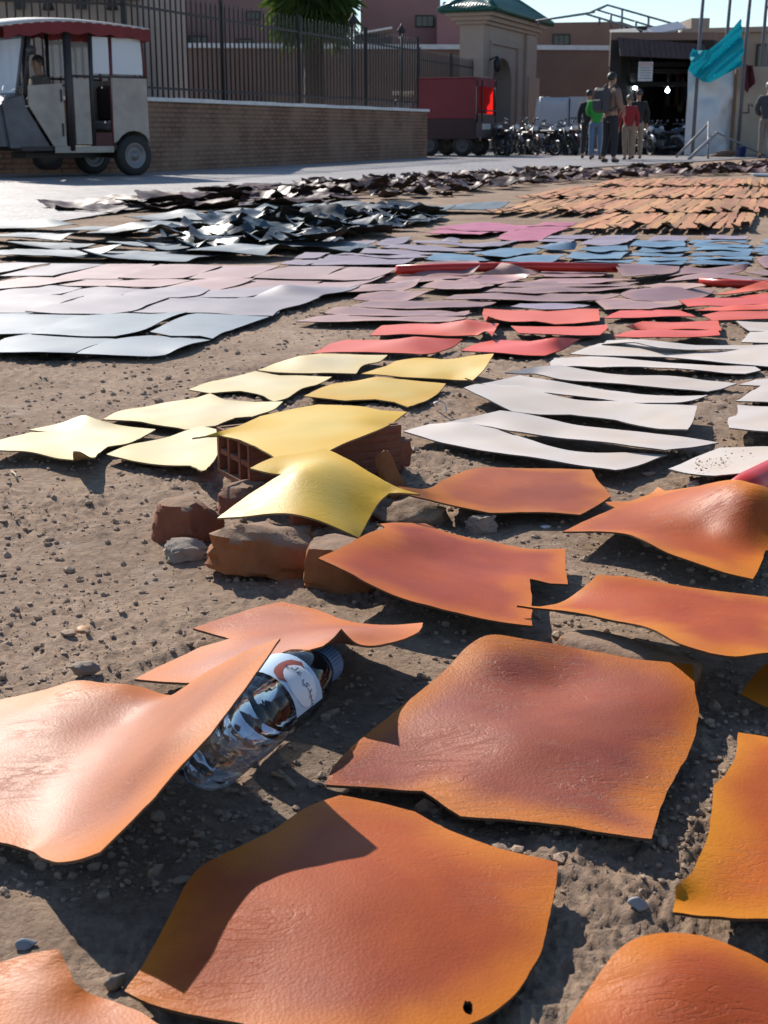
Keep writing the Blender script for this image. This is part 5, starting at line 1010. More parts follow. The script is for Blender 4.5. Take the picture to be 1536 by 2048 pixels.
put('plastic_sheet', 'flat pale blue plastic sheet beyond the tan strips', rock_mesh('sheetlump', (0.55, 0.3, 0.06), 43, mat('sheet_blue', (0.42, 0.50, 0.58), rough=.4), 0.5), 1530, 352, 0.1, sink=0.1, cat='plastic sheet')

# white covered crates behind the motorbikes
for (x0, x1, yt, lab, s) in ((1075, 1132, 196, 'tall bundle under a crumpled white tarpaulin behind the motorbikes', 51), (1134, 1172, 195, 'white boxy cabinet behind the woman in green', 52)):
    D_ = 39.5; a, b = XD(x0, D_), XD(x1, D_); z = ZD(yt, D_); c = empty('covered_bundle' if s == 51 else 'white_cabinet', ((a + b) / 2, D_, 0)); tag(c, lab, 'bundle' if s == 51 else 'cabinet')
    w = (b - a) / 2; bm = bmesh.new(); bmesh.ops.create_cube(bm, size=2); bmesh.ops.subdivide_edges(bm, edges=bm.edges[:], cuts=7, use_grid_fill=True)
    for v in bm.verts:
        k = float(vn(v.co.x * 2 + v.co.y * 3 + s, v.co.z * 2.5, s)) - .5; v.co = Vector((v.co.x * w * (1 + (k * .16 if s == 51 else 0.01 * k)), v.co.y * 0.5 + (k * .15 if s == 51 else 0), (v.co.z + 1) / 2 * z * (1 if v.co.z < .9 else 1 + (k * .06 if s == 51 else 0)) + 0.01))
    MB()._bm(bm, None, s == 51).build('cover' if s == 51 else 'carcass', mat('tarp_white', (0.52, 0.51, 0.53), (0.44, 0.43, 0.46), 0.6, 1.2, 0.3, 6), c)
    if s == 52: MB().box((-w * .98, -0.515, z * .62), (w * .98, -0.512, z * .65)).build('shelf_line', mat('sign_ink', (0.16, 0.16, 0.17)), c)
    else: MB().tube([(-w * 1.02, -0.53, z * .5), (0, -0.58, z * .48), (w * 1.02, -0.53, z * .5)], 0.012, 5).build('cord', PL['iron'], c)

# ------------------------------------------------------------ wheels, three-wheeler, truck, motorbikes
def wheel(parent, loc, r, w, rimc, name='wheel', spokes=0):
    """axis along local y"""
    o = empty(name, loc); o.parent = parent
    RX = Matrix.Rotation(R(90), 4, 'X')
    MB().lathe([(r * .62, -w / 2), (r * .9, -w / 2), (r, -w * .3), (r, w * .3), (r * .9, w / 2), (r * .62, w / 2), (r * .62, -w / 2)], 28, RX, cap=False).build('tyre', PL['black'], o)
    m = MB(); m.lathe([(r * .62, -w * .42), (r * .52, -w * .45), (r * .46, -w * .2), (r * .2, -w * .28), (r * .16, -w * .45), (0.005, -w * .45)], 24, RX, cap=False); m.lathe([(r * .62, w * .42), (r * .52, w * .45), (r * .46, w * .2), (r * .2, w * .28), (r * .16, w * .45), (0.005, w * .45)], 24, RX, cap=False)
    m.build('rim', rimc, o); return o
def spoke_wheel(parent, loc, r):
    o = empty('wheel', loc); o.parent = parent; n = 24
    MB().tube([(r * .9 * math.cos(2 * math.pi * k / n), 0, r * .9 * math.sin(2 * math.pi * k / n)) for k in range(n)], 0.045, 8, closed=True).build('tyre', PL['black'], o)
    m = MB(); m.tube([(r * .78 * math.cos(2 * math.pi * k / n), 0, r * .78 * math.sin(2 * math.pi * k / n)) for k in range(n)], 0.014, 6, closed=True)
    for k in range(10): a = 2 * math.pi * k / 10; m.tube([(0, 0, 0), (r * .78 * math.cos(a), 0, r * .78 * math.sin(a))], 0.006, 4)
    m.lathe([(0.05, -0.05), (0.05, 0.05)], 10, Matrix.Rotation(R(90), 4, 'X')); m.build('rim', mat('dull_steel', (0.09, 0.09, 0.1), rough=.5, metal=.5), o); return o

def threewheeler():
    W = P(268, 352); f = Vector((-0.73, -0.685, 0)).normalized(); left = Vector((-f.y, f.x, 0)); org = W - left * 0.55
    t = empty('three_wheeler', org, math.atan2(f.y, f.x)); tag(t, 'battered cream three-wheeled taxi with a red scalloped canopy', 'three-wheeler')
    cr = mat('cream_paint', (0.42, 0.38, 0.33), (0.30, 0.26, 0.225), 0.6, 3.5, 0.15, 20); dk = mat('frame_dark', (0.035, 0.03, 0.032), rough=.5); rd = mat('canopy_red', (0.21, 0.028, 0.028), (0.16, 0.02, 0.022), 0.75, 4); gy = mat('fender_grey', (0.13, 0.135, 0.155), (0.08, 0.08, 0.09), 0.45, 5)
    gl, nt, N, L, B = newmat('cloudy_film'); B.inputs['Base Color'].default_value = (0.75, 0.79, 0.84, 1); B.inputs['Roughness'].default_value = 0.25; B.inputs['Alpha'].default_value = 0.72
    hw = 0.60; z0 = 0.40
    wheel(t, (0, 0.55, 0.285), 0.285, 0.15, mat('rim_grey', (0.22, 0.22, 0.23), rough=.5, metal=.4)); wheel(t, (0, -0.55, 0.285), 0.285, 0.15, mat('rim_grey', (0.2, 0.2, 0.2))); wheel(t, (2.12, 0, 0.27), 0.27, 0.12, mat('rim_grey', (0.2, 0.2, 0.2)))
    MB().box((-0.22, -hw + .03, 0.36), (1.75, hw - .03, 0.42)).build('floor', dk, t); MB().box((-0.1, -0.45, 0.25), (0.1, 0.45, 0.32)).build('axle', dk, t); MB().lathe([(0.16, 0), (0.16, 0.30)], 14, Matrix.Translation((1.05, 0.15, 0.25)) @ Matrix.Rotation(R(90), 4, 'X')).build('gearbox', dk, t)
    MB().box((0.3, -0.2, 0.26), (1.5, 0.2, 0.34)).build('chassis', dk, t)
    for s in (1, -1): MB().box((0.345, s * .60 - .012, 0.33), (1.27, s * .60 + .012, 0.418), 0.004).build('skirt', cr, t)
    for s in (1, -1):
        y0, y1 = (hw - 0.02, hw) if s > 0 else (-hw, -hw + 0.02)
        arch = [(0.33 * math.cos(a), 0.285 + 0.34 * math.sin(a)) for a in [math.pi * k / 10 for k in range(2, 9)]]
        pan = [(-0.26, 0.46)] + [(-0.28, 0.46)] * 0 + list(reversed(arch)) + [(0.33, 0.46), (0.33, 1.33), (-0.24, 1.33)]
        MB().prism(pan, y0, y1).build('side_panel', cr, t)
        MB().box((0.355, y0, 0.42), (0.62, y1, 0.60)).build('sill', mat('sill_red', (0.10, 0.03, 0.03), rough=.7), t)
        MB().box((0.68, y0, 0.44), (0.93, y1, 1.31), 0.006).build('door', cr, t)
        d = MB().prism([(1.08, 0.42), (1.28, 0.42), (1.62, 0.95), (1.62, 1.20), (1.10, 1.24)], y0, y1).build('driver_door', cr, t)
        MB().box((1.12, y1 if s > 0 else y0 - .02, 0.55), (1.14, y1 + .02 if s > 0 else y0, 0.72)).build('hinge', dk, d); MB().box((1.12, y1 if s > 0 else y0 - .02, 1.0), (1.14, y1 + .02 if s > 0 else y0, 1.16)).build('hinge', dk, d)
        MB().prism([(1.30, 0.40), (1.90, 0.40), (1.98, 1.0), (1.66, 1.08), (1.64, 0.93)], y0 + (-.05 if s > 0 else .05), y1 + (-.05 if s > 0 else .05)).build('fender', gy, t)
        yy = hw - 0.02 if s > 0 else -hw + 0.02
        for (xa, za, xb, zb, r) in ((-0.24, 1.33, -0.20, 1.95, .022), (0.34, 0.42, 0.30, 1.95, .022), (0.65, 0.42, 0.62, 1.95, .03), (1.0, 0.36, 0.98, 1.95, .055), (1.66, 1.08, 1.52, 1.95, .025)):
            MB().tube([(xa, yy, za), (xb, yy, zb)], r, 6).build('post', mat('post_red', (0.13, 0.03, 0.03), rough=.6) if r < .025 else dk, t)
        MB().tube([(-0.24, yy, 1.34), (0.98, yy, 1.34)], 0.018, 6).build('rail', dk, t)
        MB().box((-0.205, yy - .004, 1.38), (0.285, yy + .004, 1.86)).build('side_window', gl, t); MB().box((0.34, yy - .004, 1.38), (0.60, yy + .004, 1.86)).build('side_window', gl, t)
        ml = MB(); ml.tube([(1.6, yy, 1.5), (1.62, yy + s * .16, 1.62)], 0.01, 5); ml.lathe([(0.005, -.02), (0.09, -.015), (0.095, .01), (0.005, .02)], 12, Matrix.Translation((1.62, yy + s * .18, 1.64)) @ Matrix.Rotation(R(90), 4, 'Y') @ Matrix.Diagonal((0.65, 1.2, 1, 1))); ml.build('mirror', dk, t)
    MB().box((-0.27, -hw + .021, 0.46), (-0.25, hw - .021, 1.33)).build('tailgate', cr, t); MB().box((-0.235, -hw + .05, 1.38), (-0.228, hw - .05, 1.86)).build('rear_window', gl, t)
    MB().box((0.95, -hw + .06, 0.42), (0.97, -0.1, 1.2)).build('partition', dk, t)
    s = MB().box((-0.15, -hw + .05, 0.62), (0.28, hw - .05, 0.76), 0.03).build('bench', mat('seat_grey', (0.25, 0.25, 0.26), rough=.6), t); MB().box((-0.23, -hw + .05, 0.77), (-0.12, hw - .05, 1.25), 0.03).build('backrest', mat('seat_dark', (0.05, 0.035, 0.035), rough=.7), t)
    MB().box((1.0, -0.3, 0.66), (1.36, 0.3, 0.80), 0.03).build('driver_seat', mat('seat_dark', (0.05, 0.035, 0.035)), t)
    MB().prism([(1.66, 0.42), (1.98, 0.42), (2.05, 0.9), (1.80, 1.10), (1.66, 1.10)], -0.5, 0.5).build('front_shield', gy, t)
    fr = MB(); 
    for yy in (-.5, 0.5): fr.tube([(1.74, yy, 1.08), (1.56, yy, 1.92)], 0.02, 6)
    fr.tube([(1.74, -.5, 1.09), (1.74, .5, 1.09)], 0.02, 6); fr.tube([(1.57, -.5, 1.82), (1.57, .5, 1.82)], 0.02, 6); ws = fr.build('windscreen_frame', gy, t)
    MB().add([(1.735, -.48, 1.1), (1.735, .48, 1.1), (1.575, .48, 1.81), (1.575, -.48, 1.81)], [(0, 1, 2, 3)]).build('windscreen', gl, ws)
    MB().tube([(1.5, -0.28, 1.22), (1.62, -0.1, 1.12), (1.62, 0.1, 1.12), (1.5, 0.28, 1.22)], 0.014, 6).build('handlebar', PL['steel'], t)
    MB().tube([(2.12, 0.09, 0.27), (1.9, 0.09, 0.8)], 0.025, 6).tube([(2.12, -0.09, 0.27), (1.9, -0.09, 0.8)], 0.025, 6).build('fork', dk, t)
    hl = MB().lathe([(0.02, -0.1), (0.09, -0.03), (0.095, 0.02), (0.02, 0.04)], 14, Matrix.Translation((2.06, 0, 0.82)) @ Matrix.Rotation(R(90), 4, 'Y')).build('headlight', mat('lamp_glass', (0.7, 0.7, 0.7), rough=.1), t)
    n = 24; V = []; L0, L1 = -0.30, 1.95
    for i in range(n + 1):
        x = L0 + (L1 - L0) * i / n; k = 0.05 * math.sin(math.pi * (i / n)) - 0.10 * max(0, (x - 0.8)) ** 2 * 0.4
        for yy, zz in ((-hw - .06, 2.0), (-hw * .5, 2.05), (0, 2.07), (hw * .5, 2.05), (hw + .06, 2.0)): V.append((x, yy, zz + k))
    F = [(i * 5 + j, i * 5 + j + 1, (i + 1) * 5 + j + 1, (i + 1) * 5 + j) for i in range(n) for j in range(4)]; nV = len(V)
    ro = MB(); ro.add(V + [(x, y, z - .025) for x, y, z in V], F + [tuple(nV + q for q in reversed(f)) for f in F] + [(i * 5, (i + 1) * 5, nV + (i + 1) * 5, nV + i * 5) for i in range(n)] + [(nV + i * 5 + 4, nV + (i + 1) * 5 + 4, (i + 1) * 5 + 4, i * 5 + 4) for i in range(n)] + [(j, nV + j, nV + j + 1, j + 1) for j in range(4)] + [(n * 5 + j + 1, nV + n * 5 + j + 1, nV + n * 5 + j, n * 5 + j) for j in range(4)], True); r_ = ro.build('roof', mat('roof_white', (0.62, 0.60, 0.57), (0.5, 0.46, 0.42), 0.7, 6), t)
    for s in (1, -1):
        va = MB(); m_ = 90; V = []
        for i in range(m_ + 1):
            x = L0 + (L1 - L0) * i / m_; k = 0.05 * math.sin(math.pi * (i / m_)) - 0.10 * max(0, (x - 0.8)) ** 2 * 0.4; yy = s * (hw + .062 + 0.006 * math.sin(x * 40)); lo = 0.13 + 0.035 * abs(math.sin(x * 9.0)); V += [(x, yy, 1.985 + k), (x, yy + s * .01, 1.985 + k - lo)]
        va.add(V, [(2 * i, 2 * i + 1, 2 * i + 3, 2 * i + 2) for i in range(m_)], True); va.build('valance', rd, r_)
    va = MB(); V = []
    for i in range(31): yy = -hw - .06 + (2 * hw + .12) * i / 30; V += [(L0 - .002, yy, 1.985), (L0 - .006, yy, 1.985 - 0.13 - 0.035 * abs(math.sin(yy * 9)))]
    va.add(V, [(2 * i, 2 * i + 1, 2 * i + 3, 2 * i + 2) for i in range(30)], True); va.build('valance', rd, r_)
    return t, org, f, left
TW, TWO, TWF, TWL = threewheeler()

def truck():
    f = Vector((-0.93, 0.37, 0)).normalized(); lf = Vector((-f.y, f.x, 0)); c0 = P(949, 313); org = Vector((c0.x, c0.y, 0))   # near rear corner
    t = empty('cargo_truck', org, math.atan2(f.y, f.x)); tag(t, 'small red cargo truck with a canvas box parked past the brick wall', 'truck')
    # local x forward, local y to its left (towards the street); the near side is y = 0
    sgn = 1 if lf.y < 0 else -1
    def Y(a): return sgn * -a          # a: metres away from the street side
    rdm = mat('truck_red', (0.20, 0.03, 0.04), (0.16, 0.025, 0.033), 0.7, 2); low = mat('truck_dark', (0.045, 0.022, 0.025), rough=.6); blk = PL['iron']
    L_, Wd, zt, zb = 1.62, 1.55, 1.88, 0.92
    MB().box((0, min(Y(0), Y(0.04)), zb), (L_, max(Y(0), Y(0.04)), zt), 0.01).build('canvas_side', rdm, t)  # far canvas side left off so the sun reaches the rear curtain
    MB().box((0, min(Y(-.01), Y(Wd + .01)), zt + .002), (L_, max(Y(-.01), Y(Wd + .01)), zt + .04), 0.01).build('canvas_top', rdm, t); MB().box((L_ - .04, min(Y(0.041), Y(Wd - .041)), zb), (L_ - .001, max(Y(0.041), Y(Wd - .041)), zt)).build('canvas_front', rdm, t)
    MB().box((0.0, min(Y(0), Y(Wd)), 0.42), (L_, max(Y(0), Y(Wd)), zb - .002), 0.01).build('bed', low, t)
    cur, nt, N, L, B = newmat('backlit_red_curtain'); B.inputs['Base Color'].default_value = (0.75, 0.012, 0.01, 1); B.inputs['Roughness'].default_value = 0.7  # brighter red than the canvas: its backlit glow is put into the colour
    tr = N.new('ShaderNodeBsdfTranslucent'); tr.inputs[0].default_value = (0.9, 0.02, 0.015, 1); mx = N.new('ShaderNodeMixShader'); mx.inputs[0].default_value = 0.6; L.new(B.outputs[0], mx.inputs[1]); L.new(tr.outputs[0], mx.inputs[2]); L.new(mx.outputs[0], N['Material Output'].inputs['Surface'])
    V = []; n = 30
    for i in range(n + 1):
        y = Y(0.08 + (Wd - .16) * i / n); V += [(-0.02 + 0.03 * math.sin(i * 1.1), y, zb + .12), (-0.02 + 0.02 * math.sin(i * 1.1 + .5), y, zt - .16)]
    MB().add(V, [(2 * i, 2 * i + 2, 2 * i + 3, 2 * i + 1) for i in range(n)], True).build('rear_curtain', cur, t)
    for a in (0.02, 0.38, Wd - .02): MB().tube([(-0.05, Y(a), zb - .1), (-0.05, Y(a), zt)], 0.02, 6).build('rear_post', blk, t)
    MB().tube([(-0.06, Y(0), zb + .2), (-0.06, Y(Wd), zb + .2)], 0.02, 6).build('rear_rail', blk, t); MB().box((-0.04, min(Y(0), Y(Wd)), zt - .18), (-0.005, max(Y(0), Y(Wd)), zt), 0.005).build('rear_header', rdm, t)
    tg = MB().box((-0.05, min(Y(0.02), Y(Wd - .02)), 0.45), (-0.005, max(Y(0.02), Y(Wd - .02)), zb + .1), 0.01).build('tailgate', mat('gate_brown', (0.10, 0.07, 0.065), rough=.7), t)
    MB().box((-0.062, min(Y(0.42), Y(1.1)), 0.66), (-0.052, max(Y(0.42), Y(1.1)), 0.80)).build('number_plate', mat('plate_white', (0.55, 0.54, 0.52), rough=.5), tg)
    for a in (0.22, 1.25): MB().lathe([(0.005, 0), (0.06, 0), (0.05, 0.03), (0.005, 0.035)], 10, Matrix.Translation((-0.052, Y(a), 0.42)) @ Matrix.Rotation(R(-90), 4, 'Y')).build('tail_light', mat('tail_lens', (0.3, 0.16, 0.12), rough=.3), t)
    for x in (0.35, 1.25): wheel(t, (x, Y(0.10), 0.27), 0.27, 0.16, mat('rim_dull', (0.10, 0.10, 0.10), rough=.6)); wheel(t, (x, Y(Wd - .10), 0.27), 0.27, 0.16, mat('rim_dull', (0.10, 0.10, 0.10)))
    wheel(t, (2.6, Y(Wd / 2), 0.27), 0.27, 0.14, mat('rim_dull', (0.1, 0.1, 0.1)))
    cab = MB(); y0, y1 = min(Y(0.12), Y(Wd - .12)), max(Y(0.12), Y(Wd - .12)); cab.prism([(L_ + .02, 0.4), (2.55, 0.4), (2.5, 0.95), (2.35, 1.02), (L_ + .02, 1.02)], y0, y1); cb_ = cab.build('cab', mat('cab_dark', (0.05, 0.03, 0.035), rough=.5), t)
    for a in (0.14, Wd - .14):
        for xa, xb in ((L_ + .06, L_ + .06), (2.33, 2.12)): MB().tube([(xa, Y(a), 1.0), (xb, Y(a), 1.5)], 0.03, 6).build('cab_post', blk, t)
    MB().box((L_ - .0, y0 - .05, 1.5), (2.30, y1 + .05, 1.60), 0.03).build('cab_roof', mat('cab_cream', (0.55, 0.47, 0.36), rough=.7), t)
    MB().add([(2.33, y0, 1.03), (2.33, y1, 1.03), (2.13, y1, 1.49), (2.13, y0, 1.49)], [(0, 1, 2, 3)]).build('windscreen', bpy.data.materials['cloudy_film'], t)
truck()

def motorbike(col, seatc):
    t = empty('motorbike', (0, 0, 0)); b = mat('bike_' + col[0], col[1], rough=.3); dk = PL['iron']; ch = mat('chrome', (0.13, 0.135, 0.15), rough=.35, metal=.7)
    spoke_wheel(t, (0.62, 0, 0.29), 0.31); spoke_wheel(t, (-0.60, 0, 0.29), 0.31)
    MB().tube([(0.60, 0.08, 0.29), (0.36, 0.08, 0.92)], 0.022, 6).tube([(0.60, -0.08, 0.29), (0.36, -0.08, 0.92)], 0.022, 6).build('fork', ch, t)
    MB().tube([(0.38, 0, 0.86), (0.12, 0, 0.42), (-0.22, 0, 0.36), (-0.60, 0, 0.30)], 0.03, 6).tube([(0.38, 0, 0.84), (-0.15, 0, 0.68), (-0.62, 0, 0.66)], 0.026, 6).build('frame', dk, t)
    MB().box((-0.14, -0.11, 0.26), (0.18, 0.11, 0.52), 0.04).build('engine', mat('engine_grey', (0.14, 0.14, 0.15), rough=.5, metal=.5), t)
    MB().lathe([(0.02, -0.21), (0.10, -0.17), (0.135, -0.02), (0.12, 0.14), (0.03, 0.20)], 14, Matrix.Translation((0.14, 0, 0.78)) @ Matrix.Rotation(R(83), 4, 'Y') @ Matrix.Diagonal((0.85, 0.9, 1, 1))).build('tank', b, t)
    MB().box((-0.66, -0.12, 0.70), (0.0, 0.12, 0.79), 0.035).build('seat', mat(seatc, (0.03, 0.03, 0.032), rough=.5), t)
    MB().tube([(0.62 + 0.36 * math.cos(a), 0, 0.29 + 0.36 * math.sin(a)) for a in [R(25 + 14 * k) for k in range(8)]], 0.05, 6).build('front_mudguard', b, t); MB().tube([(-0.60 + 0.36 * math.cos(a), 0, 0.29 + 0.36 * math.sin(a)) for a in [R(50 + 15 * k) for k in range(8)]], 0.06, 6).build('rear_mudguard', b, t)
    MB().tube([(0.22, 0.34, 1.0), (0.34, 0.22, 1.03), (0.37, 0, 0.97), (0.34, -0.22, 1.03), (0.22, -0.34, 1.0)], 0.014, 6).build('handlebar', ch, t)
    MB().lathe([(0.03, -0.06), (0.085, 0.0), (0.09, 0.05), (0.01, 0.06)], 12, Matrix.Translation((0.44, 0, 0.88)) @ Matrix.Rotation(R(90), 4, 'Y')).build('headlight', mat('lamp_glass', (0.7, 0.7, 0.7), rough=.1), t)
    for s in (1, -1): m = MB(); m.tube([(0.32, s * .22, 1.03), (0.36, s * .28, 1.10)], 0.007, 5); m.lathe([(0.005, -.012), (0.045, -.01), (0.045, .01), (0.005, .012)], 10, Matrix.Translation((0.36, s * .29, 1.13)) @ Matrix.Rotation(R(80), 4, 'Y')); m.build('mirror', ch, t)
    MB().tube([(0.10, 0.12, 0.28), (-0.2, 0.15, 0.24), (-0.72, 0.16, 0.30)], [0.025, 0.03, 0.045], 8).build('exhaust', ch, t)
    return t
protos = [motorbike(('black', (0.02, 0.02, 0.022)), 'seat_black'), motorbike(('blue', (0.05, 0.09, 0.16)), 'seat_black'), motorbike(('maroon', (0.09, 0.02, 0.025)), 'seat_black'), motorbike(('silver', (0.20, 0.215, 0.24)), 'seat_black')]
rm = random.Random(12); first = [True] * 4
cn = ('black', 'dark blue', 'maroon', 'silver')
for i, (px, py, k) in enumerate(((985, 311, 1), (1005, 312, 0), (1022, 311, 3), (1042, 310, 0), (1062, 311, 2), (1082, 311, 0), (1100, 310, 1), (1120, 311, 0), (1142, 311, 2), (1160, 310, 0), (1290, 311, 3), (1308, 310, 0), (1326, 311, 3), (1346, 310, 1), (1362, 311, 0))):
    o = protos[k] if first[k] else copy_tree(protos[k]); first[k] = False
    p = P(px, py); o.location = (p.x, p.y + 0.2, 0.006); o.rotation_euler = (0.0, 0, R(-62 + rm.uniform(-22, 22) + (180 if rm.random() < .3 else 0))); o.scale = (0.8, 0.8, 0.8 * rm.uniform(.94, 1.04))
    where = 'before the arched gate and covered bundle' if px < 1200 else 'at the mouth of the market hall'
    tag(o, cn[k] + ' motorbike parked in the row ' + where, 'motorbike', cn[k] + ' motorbikes ' + where)

# ------------------------------------------------------------ people
def skin_obj(name, joints, edges, m, parent, sub=1):
    """joints: name -> (x, y, z, radius); one continuous surface grown over the edges"""
    ks = list(joints); me = bpy.data.meshes.new(name); me.from_pydata([joints[k][:3] for k in ks], [(ks.index(a), ks.index(b)) for a, b in edges], [])
    o = obj(name, me, parent); sk = o.modifiers.new('Skin', 'SKIN'); sk.use_smooth_shade = True
    lay = me.skin_vertices[0] if me.skin_vertices else None
    if lay is None:
        bm = bmesh.new(); bm.from_mesh(me); bm.verts.layers.skin.verify(); bm.to_mesh(me); bm.free(); lay = me.skin_vertices[0]
    for i, k in enumerate(ks):
        r = joints[k][3]; r = r if isinstance(r, tuple) else (r, r); lay.data[i].radius = r; lay.data[i].use_root = (i == 0)
    s = o.modifiers.new('Sub', 'SUBSURF'); s.levels = sub; s.render_levels = sub
    me.materials.append(m); return o
def person(label, px, py, h, face, top, legs, hair, skin=(0.40, 0.23, 0.15), arms='down', stride=0.10, longhair=False, shoes=(0.03, 0.03, 0.03), sleeve=True, loc=None, seated=False, topname='jacket'):
    p = loc if loc is not None else P(px, py); t = empty('person', (p.x, p.y, loc.z if loc is not None else 0.006), face); tag(t, label, 'person'); k = h / 1.75; t.scale = (k, k, k)
    # local -y is the way the figure faces
    sw = 0.185; hipw = 0.095; sm = mat('skin%d' % int(skin[0] * 100), skin, rough=.55); st = stride
    J = {'pel': (0, 0, 0.95, 0.12), 'waist': (0, 0, 1.08, 0.115), 'chest': (0, 0.01, 1.28, (0.15, 0.115)), 'neckb': (0, 0.015, 1.45, 0.07), 'neck': (0, 0.0, 1.50, 0.052), 'headl': (0, -0.025, 1.575, 0.070), 'headm': (0, -0.012, 1.66, 0.088), 'headt': (0, 0.0, 1.735, 0.058)}
    E = [('pel', 'waist'), ('waist', 'chest'), ('chest', 'neckb'), ('neckb', 'neck'), ('neck', 'headl'), ('headl', 'headm'), ('headm', 'headt')]
    for s, n in ((1, 'l'), (-1, 'r')):
        if seated: J.update({'hip' + n: (s * hipw, 0, 0.93, 0.085), 'kn' + n: (s * 0.14, -0.42, 0.93, 0.06), 'an' + n: (s * 0.14, -0.42, 0.50, 0.042), 'toe' + n: (s * 0.14, -0.58, 0.47, 0.03)})
        else: J.update({'hip' + n: (s * hipw, 0, 0.88, 0.088), 'kn' + n: (s * (hipw + .01), -0.02 + s * st * .5, 0.48, 0.058), 'an' + n: (s * (hipw + .015), 0.02 + s * st, 0.09, 0.042), 'toe' + n: (s * (hipw + .03), -0.13 + s * st, 0.04, 0.032)})
        if arms == 'down': ar = ((s * 0.25, 0.02, 1.15), (s * 0.265, -0.05, 0.90), (s * 0.262, -0.085, 0.80))
        elif arms == 'front': ar = ((s * 0.24, -0.02, 1.15), (s * 0.14, -0.24, 1.10), (s * 0.06, -0.29, 1.12))
        else: ar = ((s * 0.27, 0.03, 1.16), (s * 0.22, -0.16, 1.0), (s * 0.17, -0.20, 0.95))
        J.update({'sh' + n: (s * sw, 0.01, 1.40, 0.062), 'el' + n: (*ar[0], 0.043), 'wr' + n: (*ar[1], 0.030), 'ha' + n: (*ar[2], 0.036)})
        w, a = Vector(ar[1]), Vector(ar[2]); dd = (a - w).normalized(); sd = dd.cross(Vector((1, 0, 0))).normalized()
        for q in range(4): e = a + dd * (0.085 - 0.008 * abs(q - 1.4)) + sd * (q - 1.5) * 0.021; J['f%s%d' % (n, q)] = (*e, 0.009); E.append(('ha' + n, 'f%s%d' % (n, q)))
        e = w + dd * 0.07 - sd * 0.055; J['t' + n] = (*e, 0.010); E.append(('ha' + n, 't' + n))
        E += [('pel', 'hip' + n), ('hip' + n, 'kn' + n), ('kn' + n, 'an' + n), ('an' + n, 'toe' + n), ('chest', 'sh' + n), ('sh' + n, 'el' + n), ('el' + n, 'wr' + n), ('wr' + n, 'ha' + n)]
    body = skin_obj('body', J, E, sm, t, 1)
    def grow(keys, d, over={}): return {q: (*J[q][:3], tuple(x + d for x in J[q][3]) if isinstance(J[q][3], tuple) else J[q][3] + d) if q not in over else over[q] for q in keys}
    tk = ['waist', 'pel', 'chest', 'neckb'] + ['sh' + n for n in 'lr'] + ['el' + n for n in 'lr'] + (['wr' + n for n in 'lr'] if sleeve else [])
    te = [e for e in E if e[0] in tk and e[1] in tk]; tj = grow(tk, 0.026); tj['pel'] = (0, 0, 0.90, (0.165, 0.135)); tj['neckb'] = (*J['neckb'][:3], 0.075)
    skin_obj(topname, tj, te, top, t, 1)
    lk = ['pel'] + [q + n for q in ('hip', 'kn', 'an') for n in 'lr']; lj = grow(lk, 0.022); lj['pel'] = (0, 0, 0.97, (0.145, 0.115))
    for n in 'lr': a_ = J['an' + n]; lj['an' + n] = (a_[0], a_[1], a_[2] + 0.02, 0.062)
    skin_obj('trousers', lj, [e for e in E if e[0] in lk and e[1] in lk], legs, t, 1)
    for n in 'lr':
        a_, b_ = J['an' + n], J['toe' + n]; skin_obj('shoe', {'a': (a_[0], a_[1] + .04, b_[2] + .012, 0.045), 'b': (a_[0], a_[1] - .03, b_[2] + .016, 0.046), 'c': (b_[0], b_[1], b_[2] + .004, 0.040)}, [('a', 'b'), ('b', 'c')], mat('shoe%d' % int(shoes[0] * 100), shoes, rough=.6), t, 1)
    hm = mat('hair%d' % int(hair[0] * 1000), hair, rough=.5); H = MB(); V = []
    for i in range(9):
        th = R(118) * i / 8
        for j in range(16):
            a = 2 * math.pi * j / 16; front = max(0, -math.sin(a)); tt = min(th, R(118) - front * R(52)); q = 1 + 0.05 * (float(vn(i * 1.3, j * 1.1, 5)) - .5)
            V.append((0.094 * q * math.sin(tt) * math.cos(a), 0.008 + 0.106 * q * math.sin(tt) * math.sin(a), 1.664 + 0.108 * q * math.cos(tt)))
    H.add(V, [(i * 16 + j, i * 16 + (j + 1) % 16, (i + 1) * 16 + (j + 1) % 16, (i + 1) * 16 + j) for i in range(8) for j in range(16)], True)
    H.build('hair', hm, t)
    if longhair: skin_obj('long_hair', {'a': (0, 0.07, 1.68, (0.06, 0.05)), 'b': (0, 0.11, 1.55, (0.055, 0.035)), 'c': (0.02, 0.135, 1.38, (0.045, 0.03)), 'd': (0.03, 0.13, 1.25, 0.015)}, [('a', 'b'), ('b', 'c'), ('c', 'd')], mat('hair_fair', (0.34, 0.26, 0.17), rough=.5), t, 1)
    f = MB(); f.lathe([(0.004, 0), (0.014, 0.012), (0.011, 0.04), (0.003, 0.055)], 8, Matrix.Translation((0, -0.105, 1.60))); f.build('nose', sm, body)
    for s in (1, -1): MB().lathe([(0.004, -.008), (0.018, 0), (0.004, .008)], 8, Matrix.Translation((s * .088, 0.005, 1.635)) @ Matrix.Rotation(R(90), 4, 'Y') @ Matrix.Diagonal((1.5, 1, 1, 1))).build('ear', sm, body); MB().lathe([(0.003, -.004), (0.011, 0), (0.003, .004)], 8, Matrix.Translation((s * .032, -0.092, 1.648)) @ Matrix.Rotation(R(90), 4, 'X')).build('eye', mat('eye_dark', (0.03, 0.025, 0.02), rough=.3), body)
    MB().box((-.022, -.094, 1.565), (.022, -.086, 1.573), .002).build('mouth', mat('lips', (0.30, 0.11, 0.09), rough=.5), body)
    return t
def fab(n, c): return mat('cloth_' + n, c, tuple(x * .8 for x in c), 0.85, 12, 0.25, 14)
